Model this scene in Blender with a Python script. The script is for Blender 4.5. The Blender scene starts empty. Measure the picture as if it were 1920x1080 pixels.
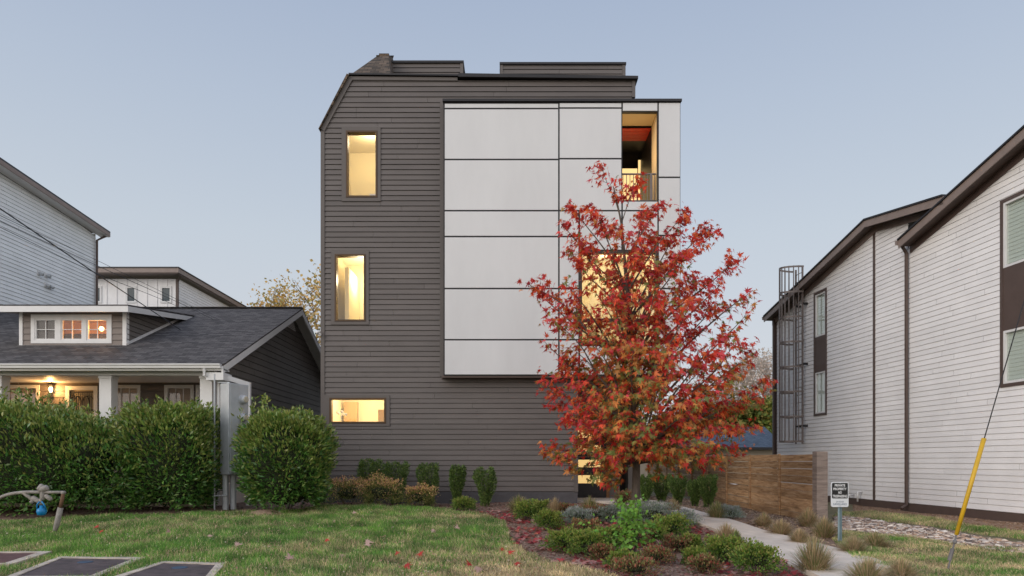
import bpy, math, random
import numpy as np
from mathutils import Matrix, Vector
R = math.radians
rnd = random.Random(7)
rng = np.random.default_rng(11)
S = bpy.context.scene
COL = S.collection

# ------------------------------------------------------------------ camera
F = 1280.0; HX = 960.0; HY = 865.0; EYE = 1.6
cd = bpy.data.cameras.new('camera'); cam = bpy.data.objects.new('camera', cd); COL.objects.link(cam)
cam.location = (0, 0, EYE); cam.rotation_euler = (R(90), 0, 0)
cd.sensor_width = 36; cd.lens = 24.0; cd.shift_y = 325/1920; cd.clip_end = 2000
S.camera = cam
# ------------------------------------------------------------------ sky
SUN_EL, SUN_AZ = R(24), R(232)      # azimuth clockwise from +Y: low, behind the camera and to its left
W = bpy.data.worlds.new('World'); S.world = W; W.use_nodes = True
nt = W.node_tree; bg = nt.nodes['Background']
sky = nt.nodes.new('ShaderNodeTexSky'); sky.sky_type = 'NISHITA'; sky.sun_disc = False
sky.sun_elevation = SUN_EL; sky.sun_rotation = SUN_AZ; sky.air_density = 1.0; sky.dust_density = 2.0
tc = nt.nodes.new('ShaderNodeTexCoord'); sp = nt.nodes.new('ShaderNodeSeparateXYZ'); nt.links.new(tc.outputs['Generated'], sp.inputs[0])
ramp = nt.nodes.new('ShaderNodeValToRGB'); nt.links.new(sp.outputs['Z'], ramp.inputs[0])
e = ramp.color_ramp.elements
def lin(c): return [((v/255+0.055)/1.055)**2.4 if v > 10 else v/255/12.92 for v in c]
def setel(i, p, c): 
    el = e[i] if i < len(e) else e.new(p)
    el.position = p; el.color = (*lin(c), 1)
setel(0, 0.0, (206, 207, 211)); setel(1, 1.0, (128, 148, 182))
for p, c in ((0.14, (202, 206, 212)), (0.30, (193, 202, 212)), (0.45, (178, 190, 207)), (0.56, (165, 179, 201))):
    el = e.new(p); el.color = (*lin(c), 1)
scl = nt.nodes.new('ShaderNodeVectorMath'); scl.operation = 'SCALE'; scl.inputs['Scale'].default_value = 9.26
nt.links.new(ramp.outputs[0], scl.inputs[0])
# extra brightness added to unseen sky behind the camera and overhead, lighting the walls
def mrange(sock, a, b, c, d):
    n = nt.nodes.new('ShaderNodeMapRange'); n.interpolation_type = 'SMOOTHSTEP'
    for k, v in zip(('From Min', 'From Max', 'To Min', 'To Max'), (a, b, c, d)): n.inputs[k].default_value = v
    nt.links.new(sock, n.inputs['Value']); return n.outputs['Result']
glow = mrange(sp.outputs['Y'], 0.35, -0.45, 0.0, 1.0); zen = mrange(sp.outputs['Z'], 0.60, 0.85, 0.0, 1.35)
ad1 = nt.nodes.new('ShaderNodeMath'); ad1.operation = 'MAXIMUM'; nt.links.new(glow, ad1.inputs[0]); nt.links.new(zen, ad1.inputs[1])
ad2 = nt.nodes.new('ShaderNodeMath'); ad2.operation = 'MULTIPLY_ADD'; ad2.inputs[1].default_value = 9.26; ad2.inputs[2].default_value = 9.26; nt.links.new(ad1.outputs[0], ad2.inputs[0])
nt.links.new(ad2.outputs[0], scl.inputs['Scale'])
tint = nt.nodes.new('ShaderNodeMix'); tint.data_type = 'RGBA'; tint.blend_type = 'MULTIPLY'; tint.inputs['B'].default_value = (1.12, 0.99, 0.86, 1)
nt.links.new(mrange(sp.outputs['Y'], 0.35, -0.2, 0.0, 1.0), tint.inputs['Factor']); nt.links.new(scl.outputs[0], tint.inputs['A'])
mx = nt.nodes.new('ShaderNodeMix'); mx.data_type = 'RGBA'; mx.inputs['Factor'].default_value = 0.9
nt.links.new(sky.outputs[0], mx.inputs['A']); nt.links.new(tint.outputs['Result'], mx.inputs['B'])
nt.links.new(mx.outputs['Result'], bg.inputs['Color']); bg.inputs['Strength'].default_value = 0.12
# ------------------------------------------------------------------ sun
sl = bpy.data.lights.new('sun', 'SUN'); sl.energy = 1.25; sl.angle = R(35); sl.color = (1.0, 0.93, 0.86)
so = bpy.data.objects.new('sun', sl); COL.objects.link(so)
sd = Vector((math.sin(SUN_AZ)*math.cos(SUN_EL), math.cos(SUN_AZ)*math.cos(SUN_EL), math.sin(SUN_EL)))
so.rotation_euler = sd.to_track_quat('Z', 'Y').to_euler()
S.view_settings.view_transform = 'Standard'; S.view_settings.look = 'None'
S.view_settings.exposure = 0.0; S.view_settings.gamma = 1.0

# ------------------------------------------------------------------ helpers
def ss(a, b, x):
    t = np.clip((x-a)/(b-a), 0, 1); return t*t*(3-2*t)
def gz(x, y):
    """height of the ground"""
    x = np.asarray(x, float); y = np.asarray(y, float)
    h = 0.36*ss(9.5, 18.5, y)
    h = h*(1-0.75*ss(4.5, 8.0, x))
    h = h + 0.018*np.sin(x*1.3+y*0.7) + 0.012*np.sin(x*2.9-y*2.1)
    # shallow swale on the right
    d = np.abs(y - (13.6 - 0.55*(x-9)))
    h = h - 0.06*np.exp(-(d/0.9)**2)*ss(6.5, 8, x)
    return h
def P(px, py, D): return Vector(((px-HX)/F*D, D, EYE+(HY-py)/F*D))
def G(px, py):
    """point of the ground seen at this pixel of the photograph"""
    D = 14.0
    for _ in range(60):
        z = float(gz((px-HX)/F*D, D)); D = 0.5*D+0.5*(EYE-z)*F/(py-HY)
    return Vector(((px-HX)/F*D, D, float(gz((px-HX)/F*D, D))))
def XP(px, D): return (px-HX)/F*D
def ZP(py, D): return EYE+(HY-py)/F*D

def new_mesh(name, V, Fc, mats, parent=None, mi=None, smooth=False, col=None):
    me = bpy.data.meshes.new(name); me.from_pydata([tuple(v) for v in V], [], [tuple(f) for f in Fc])
    for m in (mats if isinstance(mats, (list, tuple)) else [mats]): me.materials.append(m)
    if mi is not None: me.polygons.foreach_set('material_index', mi)
    if smooth: me.polygons.foreach_set('use_smooth', [True]*len(me.polygons))
    me.update()
    return link(name, me, parent)
def link(name, me, parent):
    o = bpy.data.objects.new(name, me); COL.objects.link(o)
    if parent is not None:
        o.parent = parent
        if parent.type == 'EMPTY': o.matrix_parent_inverse = Matrix.Translation(-parent.location)
    return o
def tag(o, label=None, cat=None, group=None, kind=None):
    if label: o['label'] = label
    if cat: o['category'] = cat
    if group: o['group'] = group
    if kind: o['kind'] = kind
    return o
def thing(name, label, cat, loc, group=None):
    o = bpy.data.objects.new(name, None); COL.objects.link(o); o.location = loc; o.empty_display_size = 0.3
    return tag(o, label, cat, group)

class MB:
    def __init__(s): s.v = []; s.f = []; s.m = []
    def add(s, V, Fc, m=0):
        b = len(s.v); s.v += [tuple(v) for v in V]; s.f += [tuple(i+b for i in f) for f in Fc]; s.m += [m]*len(Fc)
        return s
    def box(s, x0, x1, y0, y1, z0, z1, m=0):
        V = [(x, y, z) for z in (z0, z1) for y in (y0, y1) for x in (x0, x1)]
        return s.add(V, [(0,2,3,1),(4,5,7,6),(0,1,5,4),(2,6,7,3),(0,4,6,2),(1,3,7,5)], m)
    def hexa(s, A, B, m=0):
        """solid between two quads"""
        return s.add(list(A)+list(B), [(3,2,1,0),(4,5,6,7),(0,1,5,4),(1,2,6,5),(2,3,7,6),(3,0,4,7)], m)
    def prism(s, poly, vec, m=0):
        n = len(poly); vec = Vector(vec); A = [Vector(p) for p in poly]; B = [p+vec for p in A]
        return s.add(A+B, [tuple(range(n))[::-1], tuple(range(n, 2*n))]+[(i, (i+1) % n, n+(i+1) % n, n+i) for i in range(n)], m)
    def bar(s, a, b, w, h=None, m=0, up=(0,0,1)):
        a = Vector(a); b = Vector(b); h = h or w; d = (b-a).normalized(); u = Vector(up)
        if abs(d.dot(u)) > 0.98: u = Vector((0,1,0))
        r = d.cross(u).normalized(); u = r.cross(d).normalized()
        q = lambda p: [p-r*w/2-u*h/2, p+r*w/2-u*h/2, p+r*w/2+u*h/2, p-r*w/2+u*h/2]
        return s.hexa(q(a), q(b), m)
    def tube(s, pts, rad, n=8, m=0, cap=True):
        pts = [Vector(p) for p in pts]; k = len(pts)
        rad = rad if isinstance(rad, (list, tuple)) else [rad]*k
        V = []; pr = None
        for i, p in enumerate(pts):
            d = (pts[min(i+1, k-1)]-pts[max(i-1, 0)]).normalized()
            if pr is None:
                pr = d.cross(Vector((0.13, 0.97, 0.2))); 
                if pr.length < 1e-3: pr = d.cross(Vector((1, 0, 0)))
            r = (pr-d*pr.dot(d)).normalized(); pr = r; q = d.cross(r)
            V += [p+(r*math.cos(2*math.pi*j/n)+q*math.sin(2*math.pi*j/n))*rad[i] for j in range(n)]
        Fc = [(i*n+j, i*n+(j+1) % n, (i+1)*n+(j+1) % n, (i+1)*n+j) for i in range(k-1) for j in range(n)]
        if cap: Fc += [tuple(range(n))[::-1], tuple((k-1)*n+j for j in range(n))]
        return s.add(V, Fc, m)
    def lathe(s, c, ax, prof, n=16, m=0):
        c = Vector(c); ax = Vector(ax).normalized()
        s.tube([c+ax*h for h, r in prof], [max(r, 1e-4) for h, r in prof], n, m); return s
    def build(s, name, mats, parent=None, smooth=False, bevel=0):
        o = new_mesh(name, s.v, s.f, mats, parent, s.m, smooth)
        if bevel:
            b = o.modifiers.new('bevel', 'BEVEL'); b.width = bevel; b.segments = 2; b.limit_method = 'ANGLE'
        return o

def inst(name, tv, tf, M, T, C, mat, parent=None, TT=None):
    """many small leaves or blades baked into one mesh. tv k*3, tf list of faces (same size), M N*3*3, T N*3, C N*3"""
    tv = np.asarray(tv, float); tf = np.asarray(tf); N = len(T); k = len(tv)
    V = (np.einsum('nij,kj->nki', M, tv) if TT is None else np.einsum('nij,nkj->nki', M, TT))+T[:, None, :]
    Fc = (tf[None]+(np.arange(N)*k)[:, None, None]).reshape(-1, tf.shape[1])
    me = bpy.data.meshes.new(name); me.vertices.add(N*k); me.vertices.foreach_set('co', V.reshape(-1))
    nf, fs = Fc.shape
    me.loops.add(nf*fs); me.loops.foreach_set('vertex_index', Fc.reshape(-1).astype(np.int32))
    me.polygons.add(nf); me.polygons.foreach_set('loop_start', (np.arange(nf)*fs).astype(np.int32))
    a = me.color_attributes.new('Col', 'FLOAT_COLOR', 'POINT')
    c4 = np.ones((N, k, 4)); c4[..., :3] = C[:, None, :]; a.data.foreach_set('color', c4.reshape(-1))
    me.materials.append(mat); me.update(calc_edges=True); me.validate()
    return link(name, me, parent)
def basis(Z, roll):
    """N*3*3 matrices: local z -> Z, rolled"""
    Z = Z/np.linalg.norm(Z, axis=1, keepdims=True); a = np.where(np.abs(Z[:, 2:3]) > .95, np.array([[1., 0, 0]]), np.array([[0, 0, 1.]]))
    X = np.cross(a, Z); X /= np.linalg.norm(X, axis=1, keepdims=True); Y = np.cross(Z, X)
    c = np.cos(roll)[:, None]; s_ = np.sin(roll)[:, None]
    return np.stack([X*c+Y*s_, -X*s_+Y*c, Z], axis=2)
def inpoly(x, y, poly):
    r = np.zeros(len(x), bool); n = len(poly)
    for i in range(n):
        x0, y0 = poly[i][0], poly[i][1]; x1, y1 = poly[(i+1) % n][0], poly[(i+1) % n][1]
        c = ((y0 > y) != (y1 > y)) & (x < (x1-x0)*(y-y0)/((y1-y0) if y1 != y0 else 1e-9)+x0); r ^= c
    return r
def fnoise(x, y, s=1.0, seed=0):
    """cheap smooth noise -1..1"""
    r = np.random.default_rng(seed); o = np.zeros_like(np.asarray(x, float))
    for k in range(7):
        a = r.uniform(0, 6.28); w = s*r.uniform(0.6, 2.2); ph = r.uniform(0, 6.28)
        o += np.sin((x*math.cos(a)+y*math.sin(a))*w+ph)/7**.5/0.75*0.5
    return o

# ------------------------------------------------------------------ materials
def M_(name, base, rough=0.6, var=0.0, scale=3.0, bump=0.0, bscale=40.0, metal=0.0, spec=0.4, col2=None, stretch=(1,1,1), emis=None, estr=0, isl=0):
    m = bpy.data.materials.new(name); m.use_nodes = True; n = m.node_tree; b = n.nodes['Principled BSDF']
    b.inputs['Roughness'].default_value = rough; b.inputs['Metallic'].default_value = metal
    b.inputs['Specular IOR Level'].default_value = spec
    b.inputs['Base Color'].default_value = (*base, 1)
    if var or col2 or bump:
        t = n.nodes.new('ShaderNodeTexCoord'); mp = n.nodes.new('ShaderNodeMapping'); mp.inputs['Scale'].default_value = stretch
        n.links.new(t.outputs['Object'], mp.inputs[0])
    if var or col2:
        no = n.nodes.new('ShaderNodeTexNoise'); no.inputs['Scale'].default_value = scale; no.inputs['Detail'].default_value = 8; no.inputs['Roughness'].default_value = 0.62
        n.links.new(mp.outputs[0], no.inputs[0])
        cr = n.nodes.new('ShaderNodeValToRGB'); n.links.new(no.outputs['Fac'], cr.inputs[0])
        c2 = col2 or tuple(c*(1+var) for c in base); c1 = base if col2 else tuple(c*(1-var) for c in base)
        cr.color_ramp.elements[0].position = 0.3; cr.color_ramp.elements[0].color = (*c1, 1)
        cr.color_ramp.elements[1].position = 0.7; cr.color_ramp.elements[1].color = (*c2, 1)
        n.links.new(cr.outputs[0], b.inputs['Base Color'])
    if isl:
        ge = n.nodes.new('ShaderNodeNewGeometry'); mr = n.nodes.new('ShaderNodeMapRange'); mr.inputs['To Min'].default_value = 1-isl; mr.inputs['To Max'].default_value = 1+isl; n.links.new(ge.outputs['Random Per Island'], mr.inputs['Value'])
        sc_ = n.nodes.new('ShaderNodeVectorMath'); sc_.operation = 'SCALE'; n.links.new(cr.outputs[0], sc_.inputs[0]); n.links.new(mr.outputs['Result'], sc_.inputs['Scale']); n.links.new(sc_.outputs[0], b.inputs['Base Color'])
    if bump:
        nb = n.nodes.new('ShaderNodeTexNoise'); nb.inputs['Scale'].default_value = bscale; nb.inputs['Detail'].default_value = 6
        n.links.new(mp.outputs[0], nb.inputs[0]); bp = n.nodes.new('ShaderNodeBump'); bp.inputs['Strength'].default_value = bump; bp.inputs['Distance'].default_value = 0.02
        n.links.new(nb.outputs['Fac'], bp.inputs['Height']); n.links.new(bp.outputs[0], b.inputs['Normal'])
    if emis: b.inputs['Emission Color'].default_value = (*emis, 1); b.inputs['Emission Strength'].default_value = estr
    return m
def leafmat(name, trans=0.3, rough=0.5, spec=0.35):
    m = bpy.data.materials.new(name); m.use_nodes = True; n = m.node_tree; b = n.nodes['Principled BSDF']; out = n.nodes['Material Output']
    a = n.nodes.new('ShaderNodeVertexColor'); a.layer_name = 'Col'; b.inputs['Roughness'].default_value = rough
    b.inputs['Specular IOR Level'].default_value = spec
    n.links.new(a.outputs[0], b.inputs['Base Color']); tr = n.nodes.new('ShaderNodeBsdfTranslucent'); n.links.new(a.outputs[0], tr.inputs[0])
    mxs = n.nodes.new('ShaderNodeMixShader'); mxs.inputs[0].default_value = trans
    n.links.new(b.outputs[0], mxs.inputs[1]); n.links.new(tr.outputs[0], mxs.inputs[2]); n.links.new(mxs.outputs[0], out.inputs[0])
    return m
def glassmat(name, tint=(1, 1, 1), refl=0.12):
    m = bpy.data.materials.new(name); m.use_nodes = True; n = m.node_tree; out = n.nodes['Material Output']; n.nodes.remove(n.nodes['Principled BSDF'])
    t = n.nodes.new('ShaderNodeBsdfTransparent'); t.inputs[0].default_value = (*tint, 1)
    g = n.nodes.new('ShaderNodeBsdfGlossy'); g.inputs['Roughness'].default_value = 0.02
    x = n.nodes.new('ShaderNodeMixShader'); x.inputs[0].default_value = refl; n.links.new(t.outputs[0], x.inputs[1]); n.links.new(g.outputs[0], x.inputs[2])
    n.links.new(x.outputs[0], out.inputs[0]); return m
def shinglemat(name, c1, c2, row=0.14, axis='Y'):
    m = bpy.data.materials.new(name); m.use_nodes = True; n = m.node_tree; b = n.nodes['Principled BSDF']; b.inputs['Roughness'].default_value = 0.9
    b.inputs['Specular IOR Level'].default_value = 0.2
    t = n.nodes.new('ShaderNodeTexCoord'); s_ = n.nodes.new('ShaderNodeSeparateXYZ'); n.links.new(t.outputs['Object'], s_.inputs[0])
    cb = n.nodes.new('ShaderNodeCombineXYZ'); n.links.new(s_.outputs['X' if axis == 'Y' else 'Y'], cb.inputs[0]); n.links.new(s_.outputs['Z'], cb.inputs[1])
    br = n.nodes.new('ShaderNodeTexBrick'); n.links.new(cb.outputs[0], br.inputs[0]); br.inputs['Scale'].default_value = 1.0
    br.inputs['Brick Width'].default_value = 0.24; br.inputs['Row Height'].default_value = row*0.42; br.inputs['Mortar Size'].default_value = 0.006
    br.inputs['Color1'].default_value = (*c1, 1); br.inputs['Color2'].default_value = (*c2, 1); br.inputs['Mortar'].default_value = (*[c*0.45 for c in c1], 1)
    br.inputs['Bias'].default_value = 0.0
    no = n.nodes.new('ShaderNodeTexNoise'); no.inputs['Scale'].default_value = 5; no.inputs['Detail'].default_value = 10; no.inputs['Roughness'].default_value = .75; n.links.new(t.outputs['Object'], no.inputs[0])
    mm = n.nodes.new('ShaderNodeMix'); mm.data_type = 'RGBA'; mm.blend_type = 'OVERLAY'; mm.inputs['Factor'].default_value = 0.55
    n.links.new(br.outputs[0], mm.inputs['A']); n.links.new(no.outputs['Fac'], mm.inputs['B']); n.links.new(mm.outputs['Result'], b.inputs['Base Color'])
    bp = n.nodes.new('ShaderNodeBump'); bp.inputs['Strength'].default_value = 0.6; bp.inputs['Distance'].default_value = 0.015; n.links.new(br.outputs['Fac'], bp.inputs['Height']); bp.invert = True
    n.links.new(bp.outputs[0], b.inputs['Normal']); return m

m_dark = M_('dark taupe siding paint', (0.121, 0.105, 0.098), 0.55, 0.10, 1.4, 0.15, 30, stretch=(0.6, 0.6, 3), isl=.07)
m_dtrim = M_('dark taupe trim paint', (0.111, 0.096, 0.089), 0.5, 0.06, 2, 0.1, 30)
m_found = M_('painted foundation', (0.085, 0.08, 0.085), 0.8, 0.15, 4, 0.4, 60)
m_black = M_('black metal flashing', (0.018, 0.016, 0.018), 0.45, 0.2, 4)
m_brown = M_('brown window metal', (0.075, 0.038, 0.014), 0.4, 0.1, 6)
m_panel = M_('pale fibre cement panel', (0.625, 0.625, 0.63), 0.55, 0.05, 0.9, 0.06, 60, stretch=(1, 1, 0.3), isl=.02)
m_warm = M_('warm interior paint', (0.80, 0.66, 0.36), 0.8)
m_cream = M_('cream plaster', (0.80, 0.72, 0.50), 0.8)
m_wood = None
m_glass = glassmat('window glass', refl=.09); m_glass2 = glassmat('reflecting window glass', (0.95, 0.98, 0.96), 0.26)
m_rsid = M_('off white siding paint', (0.81, 0.79, 0.78), 0.6, 0.06, 1.2, 0.12, 50, isl=.035)
m_lsid = M_('cool white siding paint', (0.80, 0.82, 0.83), 0.6, 0.06, 1.2, 0.12, 50, isl=.035)
m_btrim = M_('brown trim paint', (0.095, 0.066, 0.056), 0.5, 0.1, 3)
m_bfasc = M_('taupe fascia paint', (0.24, 0.185, 0.16), 0.5, 0.1, 3)
m_white = M_('white trim paint', (0.70, 0.69, 0.68), 0.5, 0.05, 3, 0.05, 30)
m_tsid = M_('taupe siding paint', (0.145, 0.122, 0.108), 0.6, 0.1, 1.5, 0.1, 40, isl=.07)
m_gsid = M_('deep grey siding paint', (0.14, 0.125, 0.112), 0.6, 0.12, 1.5, 0.1, 40, isl=.08)
m_shing = shinglemat('charcoal shingles', (0.058, 0.053, 0.053), (0.125, 0.115, 0.112))
m_shingb = shinglemat('brown shingles', (0.05, 0.04, 0.03), (0.15, 0.11, 0.08), 0.3)
m_bshing = shinglemat('blue grey shingles', (0.06, 0.08, 0.11), (0.10, 0.13, 0.17))
m_steel = M_('galvanised steel', (0.46, 0.48, 0.50), 0.5, 0.12, 3, metal=0.25)
m_lad = M_('dark bronze steel', (0.18, 0.15, 0.14), 0.45, 0.15, 4, metal=0.3)
m_conc = M_('pale concrete', (0.60, 0.52, 0.44), 0.9, 0.16, 2.2, 0.5, 70)
m_bark = M_('grey brown bark', (0.17, 0.14, 0.115), 0.9, 0.4, 9, 0.9, 30, stretch=(3, 3, 0.6))
m_twig = M_('dark twig bark', (0.08, 0.06, 0.05), 0.9, 0.2, 9)
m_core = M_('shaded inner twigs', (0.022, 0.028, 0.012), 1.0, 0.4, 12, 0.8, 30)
m_leaf = leafmat('leaf', 0.3); m_gloss = leafmat('glossy leaf', 0.15, 0.33, 0.5); m_red = leafmat('maple leaf', 0.38, 0.5); m_blade = leafmat('grass blade', 0.3, 0.6)

# weathered cedar boards
m_wood = bpy.data.materials.new('weathered cedar'); m_wood.use_nodes = True
def _wood(m, ca, cb_, cc):
    n = m.node_tree; b = n.nodes['Principled BSDF']; b.inputs['Roughness'].default_value = .75; b.inputs['Specular IOR Level'].default_value = .25
    t = n.nodes.new('ShaderNodeTexCoord'); mp = n.nodes.new('ShaderNodeMapping'); mp.inputs['Scale'].default_value = (1.2, 0.9, 11); n.links.new(t.outputs['Object'], mp.inputs[0])
    no = n.nodes.new('ShaderNodeTexNoise'); no.inputs['Scale'].default_value = 1.6; no.inputs['Detail'].default_value = 12; no.inputs['Roughness'].default_value = .68; no.inputs['Distortion'].default_value = .6
    n.links.new(mp.outputs[0], no.inputs[0]); cr = n.nodes.new('ShaderNodeValToRGB'); n.links.new(no.outputs['Fac'], cr.inputs[0])
    cr.color_ramp.elements[0].position = .28; cr.color_ramp.elements[0].color = (*ca, 1); cr.color_ramp.elements[1].position = .72; cr.color_ramp.elements[1].color = (*cc, 1)
    x = cr.color_ramp.elements.new(.5); x.color = (*cb_, 1)
    ge = n.nodes.new('ShaderNodeNewGeometry'); mr = n.nodes.new('ShaderNodeMapRange'); mr.inputs['To Min'].default_value = .62; mr.inputs['To Max'].default_value = 1.25; n.links.new(ge.outputs['Random Per Island'], mr.inputs['Value'])
    sc_ = n.nodes.new('ShaderNodeVectorMath'); sc_.operation = 'SCALE'; n.links.new(cr.outputs[0], sc_.inputs[0]); n.links.new(mr.outputs['Result'], sc_.inputs['Scale']); n.links.new(sc_.outputs[0], b.inputs['Base Color'])
    ad = n.nodes.new('ShaderNodeVectorMath'); ad.operation = 'ADD'; cx_ = n.nodes.new('ShaderNodeCombineXYZ'); n.links.new(mr.outputs['Result'], cx_.inputs[0]); n.links.new(mr.outputs['Result'], cx_.inputs[1]); n.links.new(mp.outputs[0], ad.inputs[0]); sc2 = n.nodes.new('ShaderNodeVectorMath'); sc2.operation = 'SCALE'; sc2.inputs['Scale'].default_value = 37; n.links.new(cx_.outputs[0], sc2.inputs[0]); n.links.new(sc2.outputs[0], ad.inputs[1]); n.links.new(ad.outputs[0], no.inputs[0])
    bp = n.nodes.new('ShaderNodeBump'); bp.inputs['Strength'].default_value = .4; bp.inputs['Distance'].default_value = .01; n.links.new(no.outputs['Fac'], bp.inputs['Height']); n.links.new(bp.outputs[0], b.inputs['Normal'])
_wood(m_wood, (0.14, 0.078, 0.04), (0.46, 0.27, 0.135), (0.66, 0.48, 0.31))
m_post = bpy.data.materials.new('grey weathered post'); m_post.use_nodes = True
_wood(m_post, (0.17, 0.13, 0.11), (0.34, 0.27, 0.23), (0.48, 0.39, 0.34))

# ------------------------------------------------------------------ siding
def siding(mb, O, U, N, poly, holes=(), expo=0.152, zb=None, lip=0.016, g=0.014, m=0, joint=True):
    jr = random.Random(int(abs(O[0])*100+abs(O[1])*10))
    """lap boards on a wall: O origin, U direction along, N outward, poly convex list of (u, z)"""
    O = Vector(O); U = Vector(U); N = Vector(N)
    zs = [p[1] for p in poly]; zmin, zmax = min(zs), max(zs)
    def rngz(z):
        us = []; n = len(poly)
        for i in range(n):
            (u0, z0), (u1, z1) = poly[i], poly[(i+1) % n]
            if min(z0, z1)-1e-9 <= z <= max(z0, z1)+1e-9:
                if abs(z1-z0) < 1e-9: us += [u0, u1]
                else: us.append(u0+(u1-u0)*(z-z0)/(z1-z0))
        return (min(us), max(us)) if us else None
    pt = lambda u, z, n: O+U*u+N*n+Vector((0, 0, z))
    zc = zmin if zb is None else zb
    while zc < zmax:
        zt = zc+expo
        cuts = sorted({max(zc, zmin), min(zt, zmax)} | {h[k] for h in holes for k in (2, 3) if max(zc, zmin) < h[k] < min(zt, zmax)})
        for a, b in zip(cuts[:-1], cuts[1:]):
            if b-a < 1e-3: continue
            ra, rb = rngz(a+1e-6), rngz(b-1e-6)
            if not ra or not rb: continue
            zmid = (a+b)/2; segs = [[ra[0], ra[1], rb[0], rb[1]]]
            for h in holes:
                if h[2] < zmid < h[3]:
                    ns = []
                    for s_ in segs:
                        if h[1] <= min(s_[0], s_[2]) or h[0] >= max(s_[1], s_[3]): ns.append(s_); continue
                        if h[0] > min(s_[0], s_[2]): ns.append([s_[0], h[0], s_[2], h[0]])
                        if h[1] < max(s_[1], s_[3]): ns.append([h[1], s_[1], h[1], s_[3]])
                    segs = ns
            if joint:
                ns = []
                for s_ in segs:
                    l_, r_ = max(s_[0], s_[2]), min(s_[1], s_[3]); u = l_+jr.uniform(.5, 3.66); cur = [s_[0], s_[2]]
                    while u < r_-.4: ns.append([cur[0], u-.003, cur[1], u-.003]); cur = [u+.003, u+.003]; u += 3.66
                    ns.append([cur[0], s_[1], cur[1], s_[3]])
                segs = ns
            first = abs(a-zc) < 1e-6; gg = g if first and b-a > g*1.5 else 0
            nf = lambda z: lip*(1-(z-zc)/expo)+0.003
            for s_ in segs:
                if s_[1]-s_[0] < .002 and s_[3]-s_[2] < .002: continue
                t = gg/(b-a); ul = s_[0]+(s_[2]-s_[0])*t; ur = s_[1]+(s_[3]-s_[1])*t
                V = [pt(ul, a+gg, nf(a+gg)), pt(ur, a+gg, nf(a+gg)), pt(s_[3], b, nf(b)), pt(s_[2], b, nf(b))]
                mb.add(V, [(0, 1, 2, 3)], m)
                if gg:
                    V = [pt(s_[0], a, -.022), pt(s_[1], a, -.022), pt(ur, a+gg, -.022), pt(ul, a+gg, -.022), pt(ul, a+gg, nf(a+gg)), pt(ur, a+gg, nf(a+gg)),
                         pt(s_[0], a, .003), pt(s_[1], a, .003)]
                    mb.add(V, [(0, 1, 2, 3), (3, 2, 5, 4), (6, 7, 1, 0)], m)
        zc = zt
    return mb
def minus(r, holes):
    xs = sorted({r[0], r[1]} | {h[k] for h in holes for k in (0, 1) if r[0] < h[k] < r[1]}); out = []
    for a, b in zip(xs[:-1], xs[1:]):
        zz = sorted({r[2], r[3]} | {h[k] for h in holes for k in (2, 3) if r[2] < h[k] < r[3] and h[0] < (a+b)/2 < h[1]})
        for c, d in zip(zz[:-1], zz[1:]):
            if not any(h[0] < (a+b)/2 < h[1] and h[2] < (c+d)/2 < h[3] for h in holes): out.append((a, b, c, d))
    return out
def ring(mb, x0, x1, z0, z1, w, y0, y1, m=0, wb=None):
    """rectangular frame of four butted bars in the x-z plane"""
    wb = wb or w
    mb.box(x0, x0+w, y0, y1, z0, z1, m); mb.box(x1-w, x1, y0, y1, z0, z1, m)
    mb.box(x0+w, x1-w, y0, y1, z1-w, z1, m); mb.box(x0+w, x1-w, y0, y1, z0, z0+wb, m)
def room(mb, x0, x1, z0, z1, y0, y1, m=0):
    """open-fronted box, faces inside"""
    V = [(x0,y0,z0),(x1,y0,z0),(x1,y0,z1),(x0,y0,z1),(x0,y1,z0),(x1,y1,z0),(x1,y1,z1),(x0,y1,z1)]
    mb.add(V, [(4,5,6,7),(0,1,5,4),(3,7,6,2),(0,4,7,3),(1,2,6,5)], m)
def lamp(name, loc, watts, col, size=0.12, parent=None):
    l = bpy.data.lights.new(name, 'POINT'); l.energy = watts; l.color = col; l.shadow_soft_size = size
    o = bpy.data.objects.new(name, l); COL.objects.link(o)
    if parent is not None: o.parent = parent; o.matrix_parent_inverse = Matrix.Translation(-parent.location) if parent.type == 'EMPTY' else Matrix()
    o.location = loc; return o
WARM = (1.0, 0.81, 0.52)

# ================================================================== GROUND
def grid_sheet(name, x0, x1, y0, y1, step, off, mat, poly=None, fine=None):
    xs = np.arange(x0, x1+step/2, step); ys = np.arange(y0, y1+step/2, step)
    XX, YY = np.meshgrid(xs, ys); ZZ = gz(XX, YY)+off; nx = len(xs)
    V = np.stack([XX, YY, ZZ], -1).reshape(-1, 3)
    ii, jj = np.meshgrid(np.arange(len(xs)-1), np.arange(len(ys)-1)); ii = ii.ravel(); jj = jj.ravel()
    cx = xs[ii]+step/2; cy = ys[jj]+step/2
    keep = inpoly(cx, cy, poly) if poly is not None else np.ones(len(cx), bool)
    Fc = np.stack([jj*nx+ii, jj*nx+ii+1, (jj+1)*nx+ii+1, (jj+1)*nx+ii], 1)[keep]
    u, inv = np.unique(Fc, return_inverse=True); return new_mesh(name, V[u], inv.reshape(Fc.shape), mat, smooth=True)
m_soil = M_('grassy soil', (0.09, 0.085, 0.04), 1.0, col2=(0.2, 0.165, 0.09), scale=2.5, bump=.8, bscale=18)
near = grid_sheet('ground', -24, 24, 3, 45, 0.25, 0, m_soil); tag(near, kind='structure')
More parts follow.
